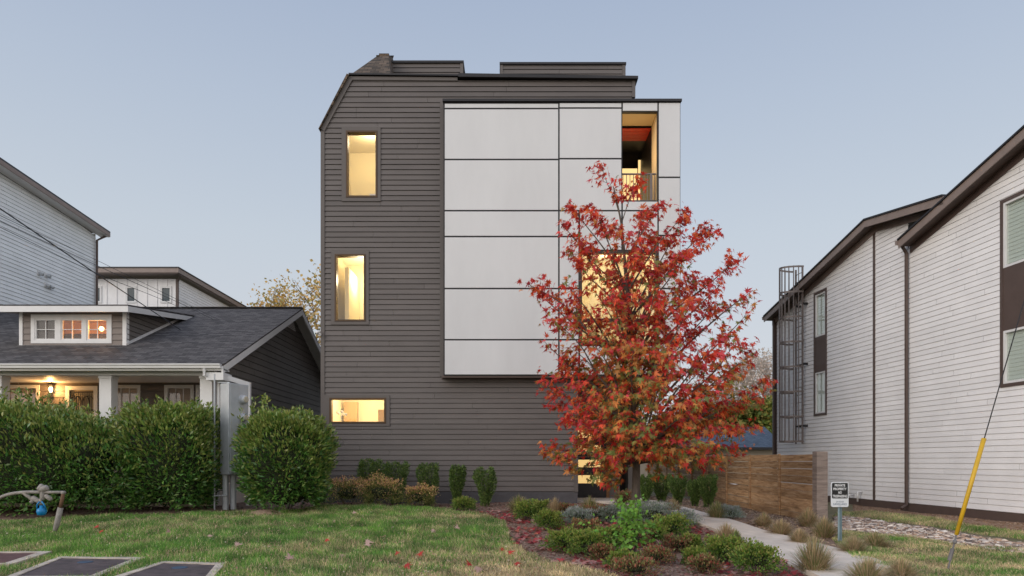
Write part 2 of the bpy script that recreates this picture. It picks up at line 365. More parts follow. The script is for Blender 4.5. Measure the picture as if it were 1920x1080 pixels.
# the far ground as a ring round the near one, reaching the horizon
mb = MB(); far = [(-900, -300), (900, -300), (900, 900), (-900, 900)]; nr = [(-24, 3), (24, 3), (24, 45), (-24, 45)]
zf = [-0.02, .05, .05, .3]
mb.add([(x, y, -0.02) for x, y in far]+[(x, y, float(gz(x, y))-.02) for x, y in nr], [(0,1,5,4),(1,2,6,5),(2,3,7,6),(3,0,4,7)])
tag(mb.build('terrain', m_soil), kind='structure')

# concrete path
UP = [(1078,931),(1120,931.5),(1165,934),(1210,939),(1251,945),(1299,957),(1347,970),(1395,984),(1493,1011),(1614,1043),(1711,1080),(1800,1118),(1900,1170)]
LO = [(1066,941),(1115,943),(1158,948),(1195,953),(1230,960),(1265,971),(1310,988),(1350,1004),(1400,1026),(1470,1058),(1540,1092),(1610,1135),(1680,1190)]
def spl(L, k=4):
    L = [Vector(p) for p in L]; o = []
    for i in range(len(L)-1):
        p0, p1, p2, p3 = L[max(i-1, 0)], L[i], L[i+1], L[min(i+2, len(L)-1)]
        for j in range(k):
            t = j/k; o.append(0.5*((2*p1)+(p2-p0)*t+(2*p0-5*p1+4*p2-p3)*t*t+(3*p1-p0-3*p2+p3)*t**3))
    return o+[L[-1]]
gu = spl([G(*p) for p in UP]); gl = spl([G(*p) for p in LO])
mb = MB(); V = []
for a, b in zip(gu, gl):
    za = float(gz(a.x, a.y)); zb_ = float(gz(b.x, b.y)); zt = max(za, zb_)
    V += [(a.x, a.y, za-.1), (a.x, a.y, zt+.035), (b.x, b.y, zt+.03), (b.x, b.y, zb_-.1)]
n = len(gu)
mb.add(V, [(4*i+k, 4*i+k+1, 4*i+5+k, 4*i+4+k) for i in range(n-1) for k in range(3)]+[(0,1,2,3), tuple(4*(n-1)+k for k in (3,2,1,0))])
path = mb.build('footpath', m_conc); tag(path, kind='structure')
PATH = [(v.x, v.y) for v in gu]+[(v.x, v.y) for v in gl[::-1]]

# planting bed of mulch
m_mulch = M_('bark mulch', (0.09, 0.052, 0.038), 1.0, col2=(0.30, 0.2, 0.145), scale=14, bump=1, bscale=30)
BED = [G(*p) for p in [(560,951),(700,952),(840,957),(905,966),(948,980),(955,1012),(990,1040),(1060,1062),(1140,1078),(1230,1105),(1330,1150)]]+[v for v in gl[::-1] if v.y < 21]+[G(1085, 943), G(560, 941)]
BEDP = [(v.x, v.y) for v in BED]
bed = grid_sheet('planting_bed', -8, 9, 6.5, 22, 0.08, 0.012, m_mulch, BEDP); tag(bed, kind='structure')
HB = [G(*p) for p in [(-420,996), (-60,992),(60,980),(200,971),(330,968),(450,966),(560,962),(600,950),(600,938),(420,938),(-420,945)]]
HBP = [(v.x, v.y) for v in HB]
tag(grid_sheet('hedge_bed', -20, -3, 12, 22, 0.08, 0.012, m_mulch, HBP), kind='structure')
FB = [v for v in gu if v.y < 24]+[G(1640, 1035), G(1600, 992), G(1560, 992), G(1400, 955), G(1260, 935)]
FB = [(v.x, v.y) for v in gu if 10.5 < v.y < 24][::1]
FB = FB+[(7.1, 11.2), (7.6, 16.2), (7.75, 26)]
tag(grid_sheet('fence_bed', 2, 9, 9, 27, 0.08, 0.010, m_mulch, FB), kind='structure')
# red clay strip beside the right house and the stony swale
m_clay = M_('red clay soil', (0.17, 0.085, 0.045), 1.0, col2=(0.30, 0.20, 0.13), scale=3, bump=.6, bscale=25)
CL = [(v.x, v.y) for v in [G(1600, 962), G(1700, 968), G(1800, 985), G(1960, 1010), G(2040, 985), G(1960, 968), G(1700, 950), G(1600, 943)]]
tag(grid_sheet('soil_strip', 6, 18, 9, 32, 0.1, 0.008, m_clay, CL), kind='structure')
SW = [(v.x, v.y) for v in [G(1568, 968), G(1640, 976), G(1760, 994), G(1840, 1008), G(1990, 1030), G(1990, 1050), G(1840, 1030), G(1700, 1008), G(1590, 998), G(1560, 985)]]

# lawn grass
PITQ = [[(-110, 1039), (98, 1040), (20, 1068), (-200, 1072)], [(112, 1049), (272, 1049), (175, 1092), (0, 1096)], [(305, 1057), (424, 1059), (380, 1110), (170, 1108)]]
PITS = [[(G(*p).x, G(*p).y) for p in q_] for q_ in PITQ]
PITS = [[(x+(sum(a[0] for a in q_)/4-x)*.07, y+(sum(a[1] for a in q_)/4-y)*.07) for x, y in q_] for q_ in PITS]
def grass(name, poly, n, h0, h1, label, dryf, mat=m_blade, bbox=None, seed=3, w=0.0045):
    r = np.random.default_rng(seed); xs = [p[0] for p in poly]; ys = [p[1] for p in poly]
    x = r.uniform(min(xs), max(xs), n*2); y = r.uniform(min(ys), max(ys), n*2); k = inpoly(x, y, poly)
    for h_ in (PITS if name == 'lawn_grass' else []): k &= ~inpoly(x, y, h_)
    x = x[k]; y = y[k]; dry = dryf(x, y)
    keep = r.uniform(0, 1, len(x)) < (1.0-0.35*np.clip(dry, 0, 1)); x = x[keep]; y = y[keep]; dry = dry[keep]
    N = len(x); h = r.uniform(h0, h1, N)*(1-0.35*np.clip(dry, 0, 1))*(1+.35*fnoise(x, y, 4, seed+2)); lean = r.normal(0, .45, (N, 2))
    ax = np.stack([lean[:, 0], lean[:, 1], np.ones(N)], 1); B = basis(ax, r.uniform(0, 6.28, N))
    M = B.copy(); wd = r.uniform(.8, 1.7, N)*w; M[:, :, 0] *= wd[:, None]; M[:, :, 1] *= h[:, None]; M[:, :, 2] *= h[:, None]
    isd = (r.uniform(0, 1, N) < np.clip(dry, .06, .95))[:, None]; t = r.uniform(0, 1, (N, 1)); q = r.uniform(.45, 1.35, (N, 1))*(1+.32*fnoise(x, y, 5, seed+4)[:, None])
    hue = (0.5+0.5*fnoise(x, y, 1.2, seed+9))[:, None]
    g = (np.array([[.10, .29, .05]])*(1-t)+np.array([[.30, .48, .09]])*t)*q*(1-.25*hue)+np.array([[.0, .0, .012]])*hue
    d = (np.array([[.80, .64, .38]])*(1-t)+np.array([[.52, .40, .23]])*t)*q
    C = np.where(isd, d, g)
    o = inst(name, [(-1, 0, 0), (1, 0, 0), (0.55, .06, .55), (-.55, .06, .55), (0.12, .28, 1), (-.12, .28, 1)], [(0, 1, 2, 3), (3, 2, 4, 5)], M, np.stack([x, y, gz(x, y)], 1), C, mat)
    return tag(o, label, 'grass', kind='stuff')
LAWN = [(v.x, v.y) for v in [G(-420, 1110), G(-420, 992), G(60, 977), G(200, 969), G(330, 966), G(450, 964), G(560, 959), G(600, 950), G(720, 951), G(840, 957), G(905, 966), G(948, 980), G(955, 1012), G(990, 1040), G(1060, 1060), G(1140, 1076), G(1250, 1110)]]
def dry1(x, y):
    n = fnoise(x, y, 2.2, 5)+.6*fnoise(x, y, 6, 6)
    return np.clip(.22+.26*n+.45*ss(11.8, 9.4, y)*ss(-5, -1.5, x)+.35*ss(-1.6, -.4, x)*ss(15, 11, y)*0.8+.4*ss(.5, 0, np.abs(y-15.9))*ss(-1.8, -1, x), 0, .95)
grass('lawn_grass', LAWN, 330000, .05, .12, 'green lawn with straw coloured patches in front of the grey house', dry1)
RG = [(v.x, v.y) for v in [G(1600, 1050), G(1720, 1085), G(1830, 1130), G(2050, 1120), G(2050, 1045), G(1840, 1028), G(1700, 1006), G(1585, 996), G(1560, 1012)]]
dry2 = lambda x, y: np.clip(.58+.35*(fnoise(x, y, 2.5, 15)+.5*fnoise(x, y, 7, 16)), .1, .95)
grass('rough_grass', RG, 80000, .04, .09, 'patchy half dry grass between the footpath and the stones', dry2, seed=21)
RG2 = [(v.x, v.y) for v in [G(1580, 960), G(1700, 966), G(1800, 982), G(1960, 1006), G(1990, 1024), G(1840, 1003), G(1700, 982), G(1560, 970)]]
dry3 = lambda x, y: np.clip(.60+.3*fnoise(x, y, 2, 25), .1, .98)
grass('verge_grass', RG2, 30000, .04, .10, 'low grass strip between the stones and the white house', dry3, seed=31)

# stones in the swale
def rocks(name, poly, n, label, s0, s1, cols, seed=4, kind='stuff', cat='stones', flat=.35):
    r = np.random.default_rng(seed); xs = [p[0] for p in poly]; ys = [p[1] for p in poly]
    x = r.uniform(min(xs), max(xs), n*6); y = r.uniform(min(ys), max(ys), n*6); k = inpoly(x, y, poly); x = x[k][:n]; y = y[k][:n]; N = len(x)
    ph = (1+5**.5)/2; iv = np.array([(-1,ph,0),(1,ph,0),(-1,-ph,0),(1,-ph,0),(0,-1,ph),(0,1,ph),(0,-1,-ph),(0,1,-ph),(ph,0,-1),(ph,0,1),(-ph,0,-1),(-ph,0,1)])/1.9
    iv = iv*r.uniform(.75, 1.2, (12, 1))
    fc = [(0,11,5),(0,5,1),(0,1,7),(0,7,10),(0,10,11),(1,5,9),(5,11,4),(11,10,2),(10,7,6),(7,1,8),(3,9,4),(3,4,2),(3,2,6),(3,6,8),(3,8,9),(4,9,5),(2,4,11),(6,2,10),(8,6,7),(9,8,1)]
    M = basis(np.stack([r.normal(0, .2, N), r.normal(0, .2, N), np.ones(N)], 1), r.uniform(0, 6.28, N)); s = r.uniform(s0, s1, (N, 1))*np.where(r.uniform(0,1,(N,1))<.15, 1.7, 1)
    M[:, :, 0] *= s; M[:, :, 1] *= s*r.uniform(.5, .9, (N, 1)); M[:, :, 2] *= s*flat
    cc = np.array(cols); C = cc[r.integers(0, len(cc), N)]*r.uniform(.7, 1.2, (N, 1))
    o = inst(name, iv, fc, M, np.stack([x, y, gz(x, y)+.01], 1), C, m_stone); return tag(o, label, cat, kind=kind)
m_stone = leafmat('stone', 0.0, 0.85, .2)
rocks('swale_stones', SW, 8000, 'broken tan and grey stones lining the shallow ditch', .02, .07, [(.62, .52, .44), (.42, .32, .25), (.72, .64, .56), (.26, .18, .14), (.5, .34, .24), (.16, .12, .1)])
rocks('mulch_chips', BEDP, 15000, 'reddish bark mulch and small debris in the planting bed', .012, .035, [(.16, .075, .055), (.24, .15, .115), (.09, .05, .035), (.30, .2, .16), (.17, .07, .06)], 5, cat='mulch')
rocks('mulch_chips', HBP, 7000, 'dark bark mulch and twigs under the laurel hedges', .012, .032, [(.12, .075, .055), (.2, .14, .10), (.06, .04, .03)], 6, cat='mulch')
rocks('mulch_chips', FB, 9000, 'brown mulch and debris between the footpath and the wood fence', .012, .035, [(.24, .16, .11), (.32, .23, .16), (.12, .08, .05)], 8, cat='mulch')
rocks('gravel', CL, 2500, 'scattered clay clods along the foot of the white house', .01, .03, [(.26, .16, .1), (.35, .25, .18), (.2, .12, .07)], 9, cat='gravel')

# ================================================================== MAIN HOUSE
DF = 20.0
fx = lambda px: XP(px, DF); fz = lambda py: ZP(py, DF)
zg = fz(944)
H = thing('grey_house', 'tall dark grey lap sided house with pale panelled box on its upper floors', 'house', (fx(900), DF, zg))
YB = 33.0; DB_ = 19.62
WIN = {'a': (649, 708, 246, 371), 'b': (628, 686, 477, 603), 'c': (618, 724, 746, 794)}
wh = {k: (fx(v[0]), fx(v[1]), fz(v[3]), fz(v[2])) for k, v in WIN.items()}
TR = {'a': (641, 714, 239, 378), 'b': (621, 692, 469, 609), 'c': (605, 731, 741, 799)}
tr = {k: (fx(v[0]), fx(v[1]), fz(v[3]), fz(v[2])) for k, v in TR.items()}
boxhole = (fx(833), fx(1300), fz(700), fz(192))
mb = MB()
holes = [wh[k] for k in 'abc']+[boxhole]
siding(mb, (0, DF, 0), (1, 0, 0), (0, -1, 0), [(fx(609), fz(922)), (fx(1076), fz(922)), (fx(1076), fz(704)), (fx(609), fz(704))], [wh['c']], g=.016, lip=.02)
siding(mb, (0, DF, 0), (1, 0, 0), (0, -1, 0), [(fx(609), fz(704)), (fx(1185), fz(704)), (fx(1185), fz(152)), (fx(661), fz(152)), (fx(609), fz(246))], [wh['a'], wh['b'], boxhole], zb=fz(922)+math.floor((fz(704)-fz(922))/.152)*.152, g=.016, lip=.02)
# side walls, back wall
siding(mb, (fx(604), YB, 0), (0, -1, 0), (-1, 0, 0), [(0, fz(922)), (YB-DF, fz(922)), (YB-DF, fz(250)), (0, fz(250))], g=.016, lip=.02)
siding(mb, (fx(1083), DF, 0), (0, 1, 0), (1, 0, 0), [(0, fz(922)), (3.0, fz(922)), (3.0, fz(704)), (0, fz(704))], g=.016, lip=.02)
siding(mb, (fx(1190), DF+.1, 0), (0, 1, 0), (1, 0, 0), [(0, fz(188)), (YB-DF, fz(188)), (YB-DF, fz(152)), (0, fz(152))], g=.016, lip=.02)
siding(mb, (fx(1190), DB_+9, 0), (0, 1, 0), (1, 0, 0), [(0, fz(700)), (YB-DB_-9, fz(700)), (YB-DB_-9, fz(188)), (0, fz(188))], g=.016, lip=.02)
mb.box(fx(610), fx(1180), YB-.1, YB, zg, fz(160))
mb.build('wall', m_dark, H)
mb = MB(); mb.box(fx(604), fx(1083), DF-.012, DF+.2, zg-.3, fz(922)-.004); mb.box(fx(604), fx(604)+.2, DF+.2, YB, zg-.3, fz(922)-.004)
mb.box(fx(1083)-.2, fx(1083), DF+.2, DF+3, zg-.3, fz(922)-.004)
mb.build('foundation', m_found, H)
# inner floor slabs close the shell against light leaks
mb = MB(); 
for py in (700, 425, 190): mb.box(fx(612), fx(1178), DF+2.3, YB-.3, fz(py)-.1, fz(py)+.1)
mb.build('floor_slab', m_dtrim, H)
# corner boards, trim strips
mb = MB()
mb.box(fx(603)-.02, fx(609), DF-.034, DF+.1, fz(941), fz(246)); mb.build('corner_board', m_dtrim, H); mb = MB()
mb.box(fx(1076), fx(1083)+.012, DF-.034, DF+.1, fz(922), fz(711)); mb.build('corner_board', m_dtrim, H); mb = MB()
mb.box(fx(1185), fx(1191), DF-.034, DF+.12, fz(183), fz(152)); mb.build('corner_board', m_dtrim, H); mb = MB()
mb.box(fx(825), fx(832), DF-.03, DF-.002, fz(706), fz(191))
mb.build('corner_board', m_dtrim, H)
# slanted rake trim and roof edge of the mansard side
mb = MB()
q = [Vector((fx(609), DF, fz(247))), Vector((fx(661), DF, fz(151))), Vector((fx(655), DF, fz(144))), Vector((fx(602), DF, fz(243)))]
mb.prism([v+Vector((0, -.05, 0)) for v in q], (0, .12, 0))
mb.prism([Vector((fx(661), DF-.046, fz(151))), Vector((fx(655), DF-.046, fz(144.5))), Vector((fx(858), DF-.046, fz(146.5))), Vector((fx(858), DF-.046, fz(152.5)))], (0, .10, 0))
mb.build('rake_board', m_dtrim, H)
mb = MB()
mb.hexa([(fx(599), DF-.12, fz(245)), (fx(602), DF-.12, fz(242)), (fx(602), YB, fz(242)), (fx(599), YB, fz(245))], [(fx(652), DF-.12, fz(142)), (fx(656), DF-.12, fz(144)), (fx(656), YB, fz(144)), (fx(652), YB, fz(142))])
mb.build('mansard_roof', m_shingb, H)
# flat roof slab with black drip edge, stepping at the middle
mb = MB()
mb.hexa([(fx(655), DF-.1, fz(143)), (fx(655), DF-.1, fz(140)), (fx(655), YB, fz(140)), (fx(655), YB, fz(143))], [(fx(860), DF-.1, fz(145.5)), (fx(860), DF-.1, fz(142.5)), (fx(860), YB, fz(142.5)), (fx(860), YB, fz(145.5))])
mb.hexa([(fx(860), DF-.14, fz(148.5)), (fx(860), DF-.14, fz(142)), (fx(860), YB, fz(142)), (fx(860), YB, fz(148.5))], [(fx(1195), DF-.14, fz(152)), (fx(1195), DF-.14, fz(147)), (fx(1195), YB, fz(147)), (fx(1195), YB, fz(152))])
mb.build('roof', m_black, H)
# roof hip with cap vent
D2 = 20.6
mb = MB(); b0 = [P(657, 140, DF), P(733, 141, DF), P(745, 141, 26), Vector((XP(657, DF), 26, P(0, 141, 26).z))]; t0 = [P(704, 107, D2+1), P(728, 104, D2+1), P(735, 104, 25), Vector((P(704, 107, D2+1).x, 25, P(0, 104, 25).z))]
mb.hexa(b0, t0); mb.build('hip_roof', m_shingb, H)
mb = MB(); c0 = P(717, 104, 21.6); mb.box(c0.x-.2, c0.x+.17, 21.6, 23.2, c0.z-.12, c0.z+.02); mb.box(c0.x-.15, c0.x+.17, 21.8, 23, c0.z+.02, c0.z+.19)
mb.build('ridge_vent', m_shingb, H, bevel=.01)
# parapets of the roof terrace
for (xa, xb, ya, yb) in ((732, 868, 114, 143), (938, 1172, 117, 148)):
    Dp = 22.4; x0, x1, z1, z0 = XP(xa, Dp), XP(xb, Dp), ZP(ya, Dp), ZP(yb, Dp)-.5
    mb = MB(); siding(mb, (0, Dp, 0), (1, 0, 0), (0, -1, 0), [(x0+.09, z0), (x1-.09, z0), (x1-.09, z1-.09), (x0+.09, z1-.09)], zb=z1-.09-.152*7, g=.016, lip=.02)
    siding(mb, (x1, Dp, 0), (0, 1, 0), (1, 0, 0), [(0, z0), (3, z0), (3, z1-.09), (0, z1-.09)], zb=z1-.09-.152*7, g=.016, lip=.02)
    siding(mb, (x0, Dp+3, 0), (0, -1, 0), (-1, 0, 0), [(0, z0), (3, z0), (3, z1-.09), (0, z1-.09)], zb=z1-.09-.152*7, g=.016, lip=.02)
    mb.box(x0, x0+.09, Dp-.03, Dp+.05, z0, z1-.09); mb.box(x1-.09, x1+.012, Dp-.03, Dp+.05, z0, z1-.09); mb.box(x0+.03, x1-.03, Dp+2.9, Dp+3, z0, z1-.09)
    pr = mb.build('parapet', m_dark, H)
    mb = MB(); mb.box(x0-.02, x1+.03, Dp-.06, Dp+3.06, z1-.09, z1-.02); mb.build('coping', m_black, pr)

# left-hand windows with lit rooms
def hwindow(k, depth, hot):
    x0, x1, z0, z1 = wh[k]; t = tr[k]
    mb = MB()
    for r_ in minus((t[0], t[1], t[2], t[3]), [wh[k]]): mb.box(r_[0], r_[1], DF-.036, DF-.0, r_[2], r_[3])
    w = mb.build('window', m_dtrim, H)
    mb = MB(); ring(mb, x0, x1, z0, z1, .055, DF-.052, DF+.16); mb.build('frame', m_brown, w, bevel=.006)
    gx0, gx1, gz0, gz1 = x0+.055, x1-.055, z0+.055, z1-.055
    mb = MB(); mb.add([(gx0, DF+.04, gz0), (gx1, DF+.04, gz0), (gx1, DF+.04, gz1), (gx0, DF+.04, gz1)], [(0, 1, 2, 3)]); mb.build('pane', m_glass, w)
    mb = MB(); xa_ = max(x0-.9, fx(613)) if k != 'c' else x0-.15; room(mb, xa_, x1+1.2, z0-.5, z1+.35, DF+.17, DF+depth)
    for r_ in minus((xa_, x1+1.2, z0-.5, z1+.35), [(x0+.01, x1-.01, z0+.01, z1-.01)]):
        mb.add([(r_[0], DF+.17, r_[2]), (r_[1], DF+.17, r_[2]), (r_[1], DF+.17, r_[3]), (r_[0], DF+.17, r_[3])], [(0, 1, 2, 3)])
    return w, mb, (gx0, gx1, gz0, gz1)
w, mb, g_ = hwindow('a', 2.2, 1)
mb.add([(g_[0]-.4, DF+2.1, g_[3]-.5), (g_[0]-.4, DF+2.1, g_[2]-.4), (g_[0]+.45, DF+2.1, g_[2]-.4)], [(0, 1, 2)])
mb.build('lit_room', m_cream, w); lamp('room_lamp', (g_[0]+.5, DF+.9, g_[3]+.15), 38, WARM, .15, w)
mb = MB(); mb.box(g_[0]+.5, g_[1]-.02, DF+.6, DF+.63, g_[2]+.05, g_[2]+.3); mb.build('railing', m_white, w)
w, mb, g_ = hwindow('b', 2.4, 1)
mb.box(g_[0]+.04, g_[0]+.16, DF+.8, DF+2.3, g_[2]-.4, g_[3]-.1)
mb.build('lit_room', m_cream, w); lamp('room_lamp', (g_[0]+.42, DF+1.5, g_[3]-.3), 60, WARM, .12, w)
w, mb, g_ = hwindow('c', 2.3, 1)
mb.build('lit_room', m_cream, w); lamp('room_lamp', (g_[0]+.8, DF+1.0, g_[3]+.2), 70, WARM, .12, w)
mb = MB(); mb.box(g_[1]-.36, g_[1]+.3, DF+.9, DF+1.4, g_[2]-.4, g_[3]-.22); mb.build('cupboard', M_('tan cabinet', (0.42, 0.27, 0.12), .5), w); mb = MB(); mb.box(g_[0]-.1, g_[0]+.32, DF+1.9, DF+2.1, g_[2]-.4, g_[3]+.1)
mb.build('inner_door', M_('tan door', (0.42, 0.27, 0.12), .5), w)
mb = MB(); c = Vector((g_[0]+.14, DF+.6, g_[2]+.2)); 
for k in range(5): a = k*1.256; mb.lathe(c+Vector((.13*math.cos(a), .1*math.sin(a), .02*k)), (0, 0, 1), [(0, .01), (.02, .04), (.06, .05), (.09, .02)], 8)
mb.tube([c+Vector((0, 0, -.2)), c+Vector((0, 0, .1))], .012, 6); mb.build('flower_arrangement', m_white, w, smooth=True)

# projecting panelled box
DB = 19.62
bx = lambda px: XP(px, DB); bz = lambda py: ZP(py, DB)
balc = (bx(1167), bx(1233), bz(375.5), bz(209)); win = (bx(1086.5), bx(1233.5), bz(646), bz(470))
mb = MB()
for r_ in minus((bx(832), bx(1276), bz(704), bz(190)), [balc, win]): mb.box(r_[0], r_[1], DB+.02, DB+.14, r_[2], r_[3])
mb.box(bx(832), bx(832)+.04, DB+.14, DF+.1, bz(704), bz(190))
mb.box(bx(1276)-.06, bx(1276), DB+.14, DB+9, bz(704), bz(190)); 
mb.box(bx(832)+.04, bx(1276)-.06, DB+.14, DB+9, bz(704), bz(704)+.16); mb.box(bx(832)+.04, bx(1276)-.06, DB+.14, DB+9, bz(190)-.12, bz(190)); mb.box(bx(1100), bx(1276)-.06, DB+8.9, DB+9, bz(704)+.16, bz(190)-.12)
bxo = mb.build('projecting_bay', m_black, H)
PAN = []
for a, b in ((194.5, 202), (205, 297.5), (300.5, 393.5), (396.5, 442), (445, 539.5), (542.5, 635.5), (638.5, 702)): PAN.append((834, 1046.5, a, b))
for a, b in ((193.5, 201), (204, 296), (299, 393.5)): PAN.append((1049.5, 1165, a, b))
for a, b in ((396.5, 442), (445, 539.5), (542.5, 635.5), (638.5, 702)): PAN.append((1049.5, 1084.5, a, b))
PAN += [(1168, 1232.5, 193, 207.5), (1168, 1232.5, 378, 393.5), (1088, 1165, 396.5, 468), (1168, 1232.5, 396.5, 468), (1088, 1232.5, 649, 702)]
for a, b in ((193, 331), (334, 440), (443, 539.5), (542.5, 635.5), (638.5, 702)): PAN.append((1235.5, 1275, a, b))
mb = MB()
for a, b, c, d in PAN: mb.box(bx(a), bx(b), DB, DB+.018, bz(d), bz(c))
mb.build('cladding_panel', m_panel, bxo, bevel=.003)
mb = MB(); mb.box(bx(832)-.03, bx(1278), DB-.05, DB+.02, bz(191), bz(186.5)); mb.box(bx(832)-.03, bx(1278), DB+.02, DB+9, bz(190)+.001, bz(186.5)); 
mb.box(bx(1150), bx(1268), DB+.4, DB+9, bz(186.5), bz(183)); mb.build('roof_edge', m_black, bxo)
mb = MB(); mb.box(bx(832)-.06, bx(1276), DB+.05, DF-.03, bz(707.5), bz(704)-.002); mb.box(bx(832)-.1, bx(1083), DF-.035, DF-.004, fz(711), fz(706.5)); mb.build('bottom_flashing', m_btrim, bxo)
# balcony recess
x0, x1, z0, z1 = balc
mb = MB(); mb.box(x0-.05, x0, DB+.14, DB+.85, z0, z1); mb.box(x1+.002, x1+.05, DB+.14, DB+.85, z0, z1); mb.box(x0, x1, DB+.14, DB+.85, z1+.002, z1+.05)
rc = mb.build('balcony', M_('warm lit plaster', (.66, .52, .32), .7), bxo)
mb = MB(); mb.box(x0-.05, x1+.05, DB+.14, DB+4, z0-.08, z0); mb.build('balcony_floor', m_dtrim, rc)
mb = MB(); room(mb, x0-1.6, x1-.0, z0, z1-.02, DB+.87, DB+4)
mb.box(x0-1.6, x0-.05, DB+.85, DB+.87, z0, z1); mb.build('back_wall', m_black, rc)
mb = MB(); 
for k in range(4): mb.box(x0-1.5, x1-.01, DB+.9+k*.2, DB+1.08+k*.2, z1-.06, z1-.045)
mb.build('ceiling_board', M_('red stained cedar', (.62, .03, .01), .5, .3, 8, stretch=(1, 8, 1)), rc)
mb = MB(); Dd = DB+2.6; mb.box(XP(1150, Dd), XP(1195, Dd), Dd, Dd+.04, z0, ZP(316, Dd)); mb.box(XP(1197, Dd), XP(1201, Dd), Dd, Dd+.04, z0, ZP(300, Dd)); mb.build('lit_door', M_('lit doorway', (.8, .6, .3), .6, emis=(1, .70, .30), estr=1.1), rc)
lamp('balcony_lamp', (x0+.3, DB+.35, z1-1.1), 14, (1, .68, .32), .06, rc)
rail = MB(); zt = bz(321)
rail.bar((x0+.01, DB+.2, zt), (x1-.01, DB+.2, zt), .05, .035); rail.bar((x0+.01, DB+.2, z0+.06), (x1-.01, DB+.2, z0+.06), .03, .03)
for k in range(10):
    x = x0+.05+k*(x1-x0-.1)/9; rail.bar((x, DB+.2, z0+.06), (x, DB+.2, zt-.018), .018 if k not in (8,) else .07)
rail.build('railing', m_lad, rc)
# large window behind the maple
x0, x1, z0, z1 = win; mb = MB(); zm = bz(600)
ring(mb, x0, x1, z0, z1, .075, DB-.02, DB+.16); mb.box(x0+.075, x1-.075, DB-.018, DB+.158, zm-.045, zm+.045)
w = mb.build('window', M_('dark brown window frame', (.035, .022, .016), .4), bxo, bevel=.005)
mb = MB(); mb.add([(x0, DB+.07, z0), (x1, DB+.07, z0), (x1, DB+.07, z1), (x0, DB+.07, z1)], [(0, 1, 2, 3)]); mb.build('pane', m_glass, w)
mb = MB(); room(mb, x0-.05, x1+.02, z0-.3, z1+.3, DB+.17, DB+2.6); mb.build('lit_room', m_cream, w)
lamp('room_lamp', (x0+1.1, DB+1.3, z1+.1), 50, WARM, .15, w)
# entrance recess under the box
DE = 22.2
mb = MB(); siding(mb, (0, DE, 0), (1, 0, 0), (0, -1, 0), [(XP(1143, DE), zg-.0), (XP(1162, DE), zg), (XP(1162, DE), bz(704)), (XP(1143, DE), bz(704))], g=.016)
mb.box(fx(1083), XP(1162, DE), DE+.05, DE+.15, zg, bz(704)); mb.box(XP(1178, DE), XP(1196, DE), DE, DE+2, zg, bz(704))
mb.box(XP(1162, DE)-.12, XP(1162, DE), DE+.15, YB, zg, bz(704)); mb.build('entry_wall', m_gsid, H)
mb = MB(); dx0, dx1 = XP(1084, DE)-.16, XP(1136, DE); dz0, dz1 = zg+.06, ZP(798, DE); mb.box(dx0, dx1, DE-.05, DE+.04, dz0, dz1)
door = mb.build('entrance_door', M_('near black door', (.02, .018, .02), .35), H)
mb = MB()
for a, b in ((806, 821), (835, 849), (862, 876), (891, 906)): mb.box(dx0+.08, dx1-.17, DE-.054, DE-.048, ZP(b, DE), ZP(a, DE))
mb.build('pane', M_('lit frosted glass', (.8, .6, .3), .4, emis=(1.0, .66, .24), estr=.72), door)
mb = MB(); mb.box(XP(1136, DE)+.005, XP(1142, DE), DE-.08, DE+.04, zg, ZP(790, DE)); mb.build('door_post', M_('cedar trim', (.25, .12, .05), .6, .2, 6), H)
mb = MB(); mb.box(fx(1083)+.02, XP(1200, DE), DF+.3, DE+2, zg-.1, zg+.05); mb.build('entry_slab', m_conc, H)
# small security camera on the left corner
sc_ = thing('security_camera', 'small white security camera on the left corner of the grey house', 'camera', (fx(600), DF-.1, fz(628)))
mb = MB(); p = Vector((fx(600), DF-.06, fz(628))); mb.lathe(p+Vector((0, .03, 0)), (0, -1, 0), [(0, .05), (.03, .05), (.031, .02)], 12); mb.bar(p, p+Vector((-.05, -.1, .02)), .025); mb.build('bracket', m_white, sc_)
mb = MB(); mb.lathe(p+Vector((-.0, -.12, .05)), (-.6, -.6, -.45), [(-.06, .03), (-.05, .045), (.06, .045), (.1, .03)], 12); mb.build('camera_body', m_white, sc_, smooth=True)
mb = MB(); mb.lathe(p+Vector((-.0, -.12, .05)), (-.6, -.6, -.45), [(.095, .026), (.105, .02)], 12); mb.build('lens', m_black, sc_)

# ================================================================== BUNGALOW
B = thing('bungalow', 'low bungalow with charcoal shingle roof, dormer and white porch columns', 'house', (-12, 18.6, .36))
XR, XL = -7.70, -23.0; YE, YR, YK = 18.2, 25.1, 32.0; ZE, ZR = 4.19, 7.23; sl_ = (ZR-ZE)/(YR-YE)
def rz(y): return ZE+sl_*(y-YE) if y < YR else ZR-sl_*(y-YR)
mb = MB(); th = .05
mb.hexa([(XL, YE, ZE), (XR, YE, ZE), (XR, YR, ZR), (XL, YR, ZR)], [(XL, YE, ZE-th), (XR, YE, ZE-th), (XR, YR, ZR-th), (XL, YR, ZR-th)])
mb.hexa([(XL, YK, ZE), (XR, YK, ZE), (XR, YR, ZR), (XL, YR, ZR)][::-1], [(XL, YK, ZE-th), (XR, YK, ZE-th), (XR, YR, ZR-th), (XL, YR, ZR-th)][::-1])
roof = mb.build('roof', m_shing, B)
mb = MB(); mb.bar((XL, YR, ZR+.015), (XR, YR, ZR+.015), .24, .03); mb.build('ridge_cap', m_shing, roof)
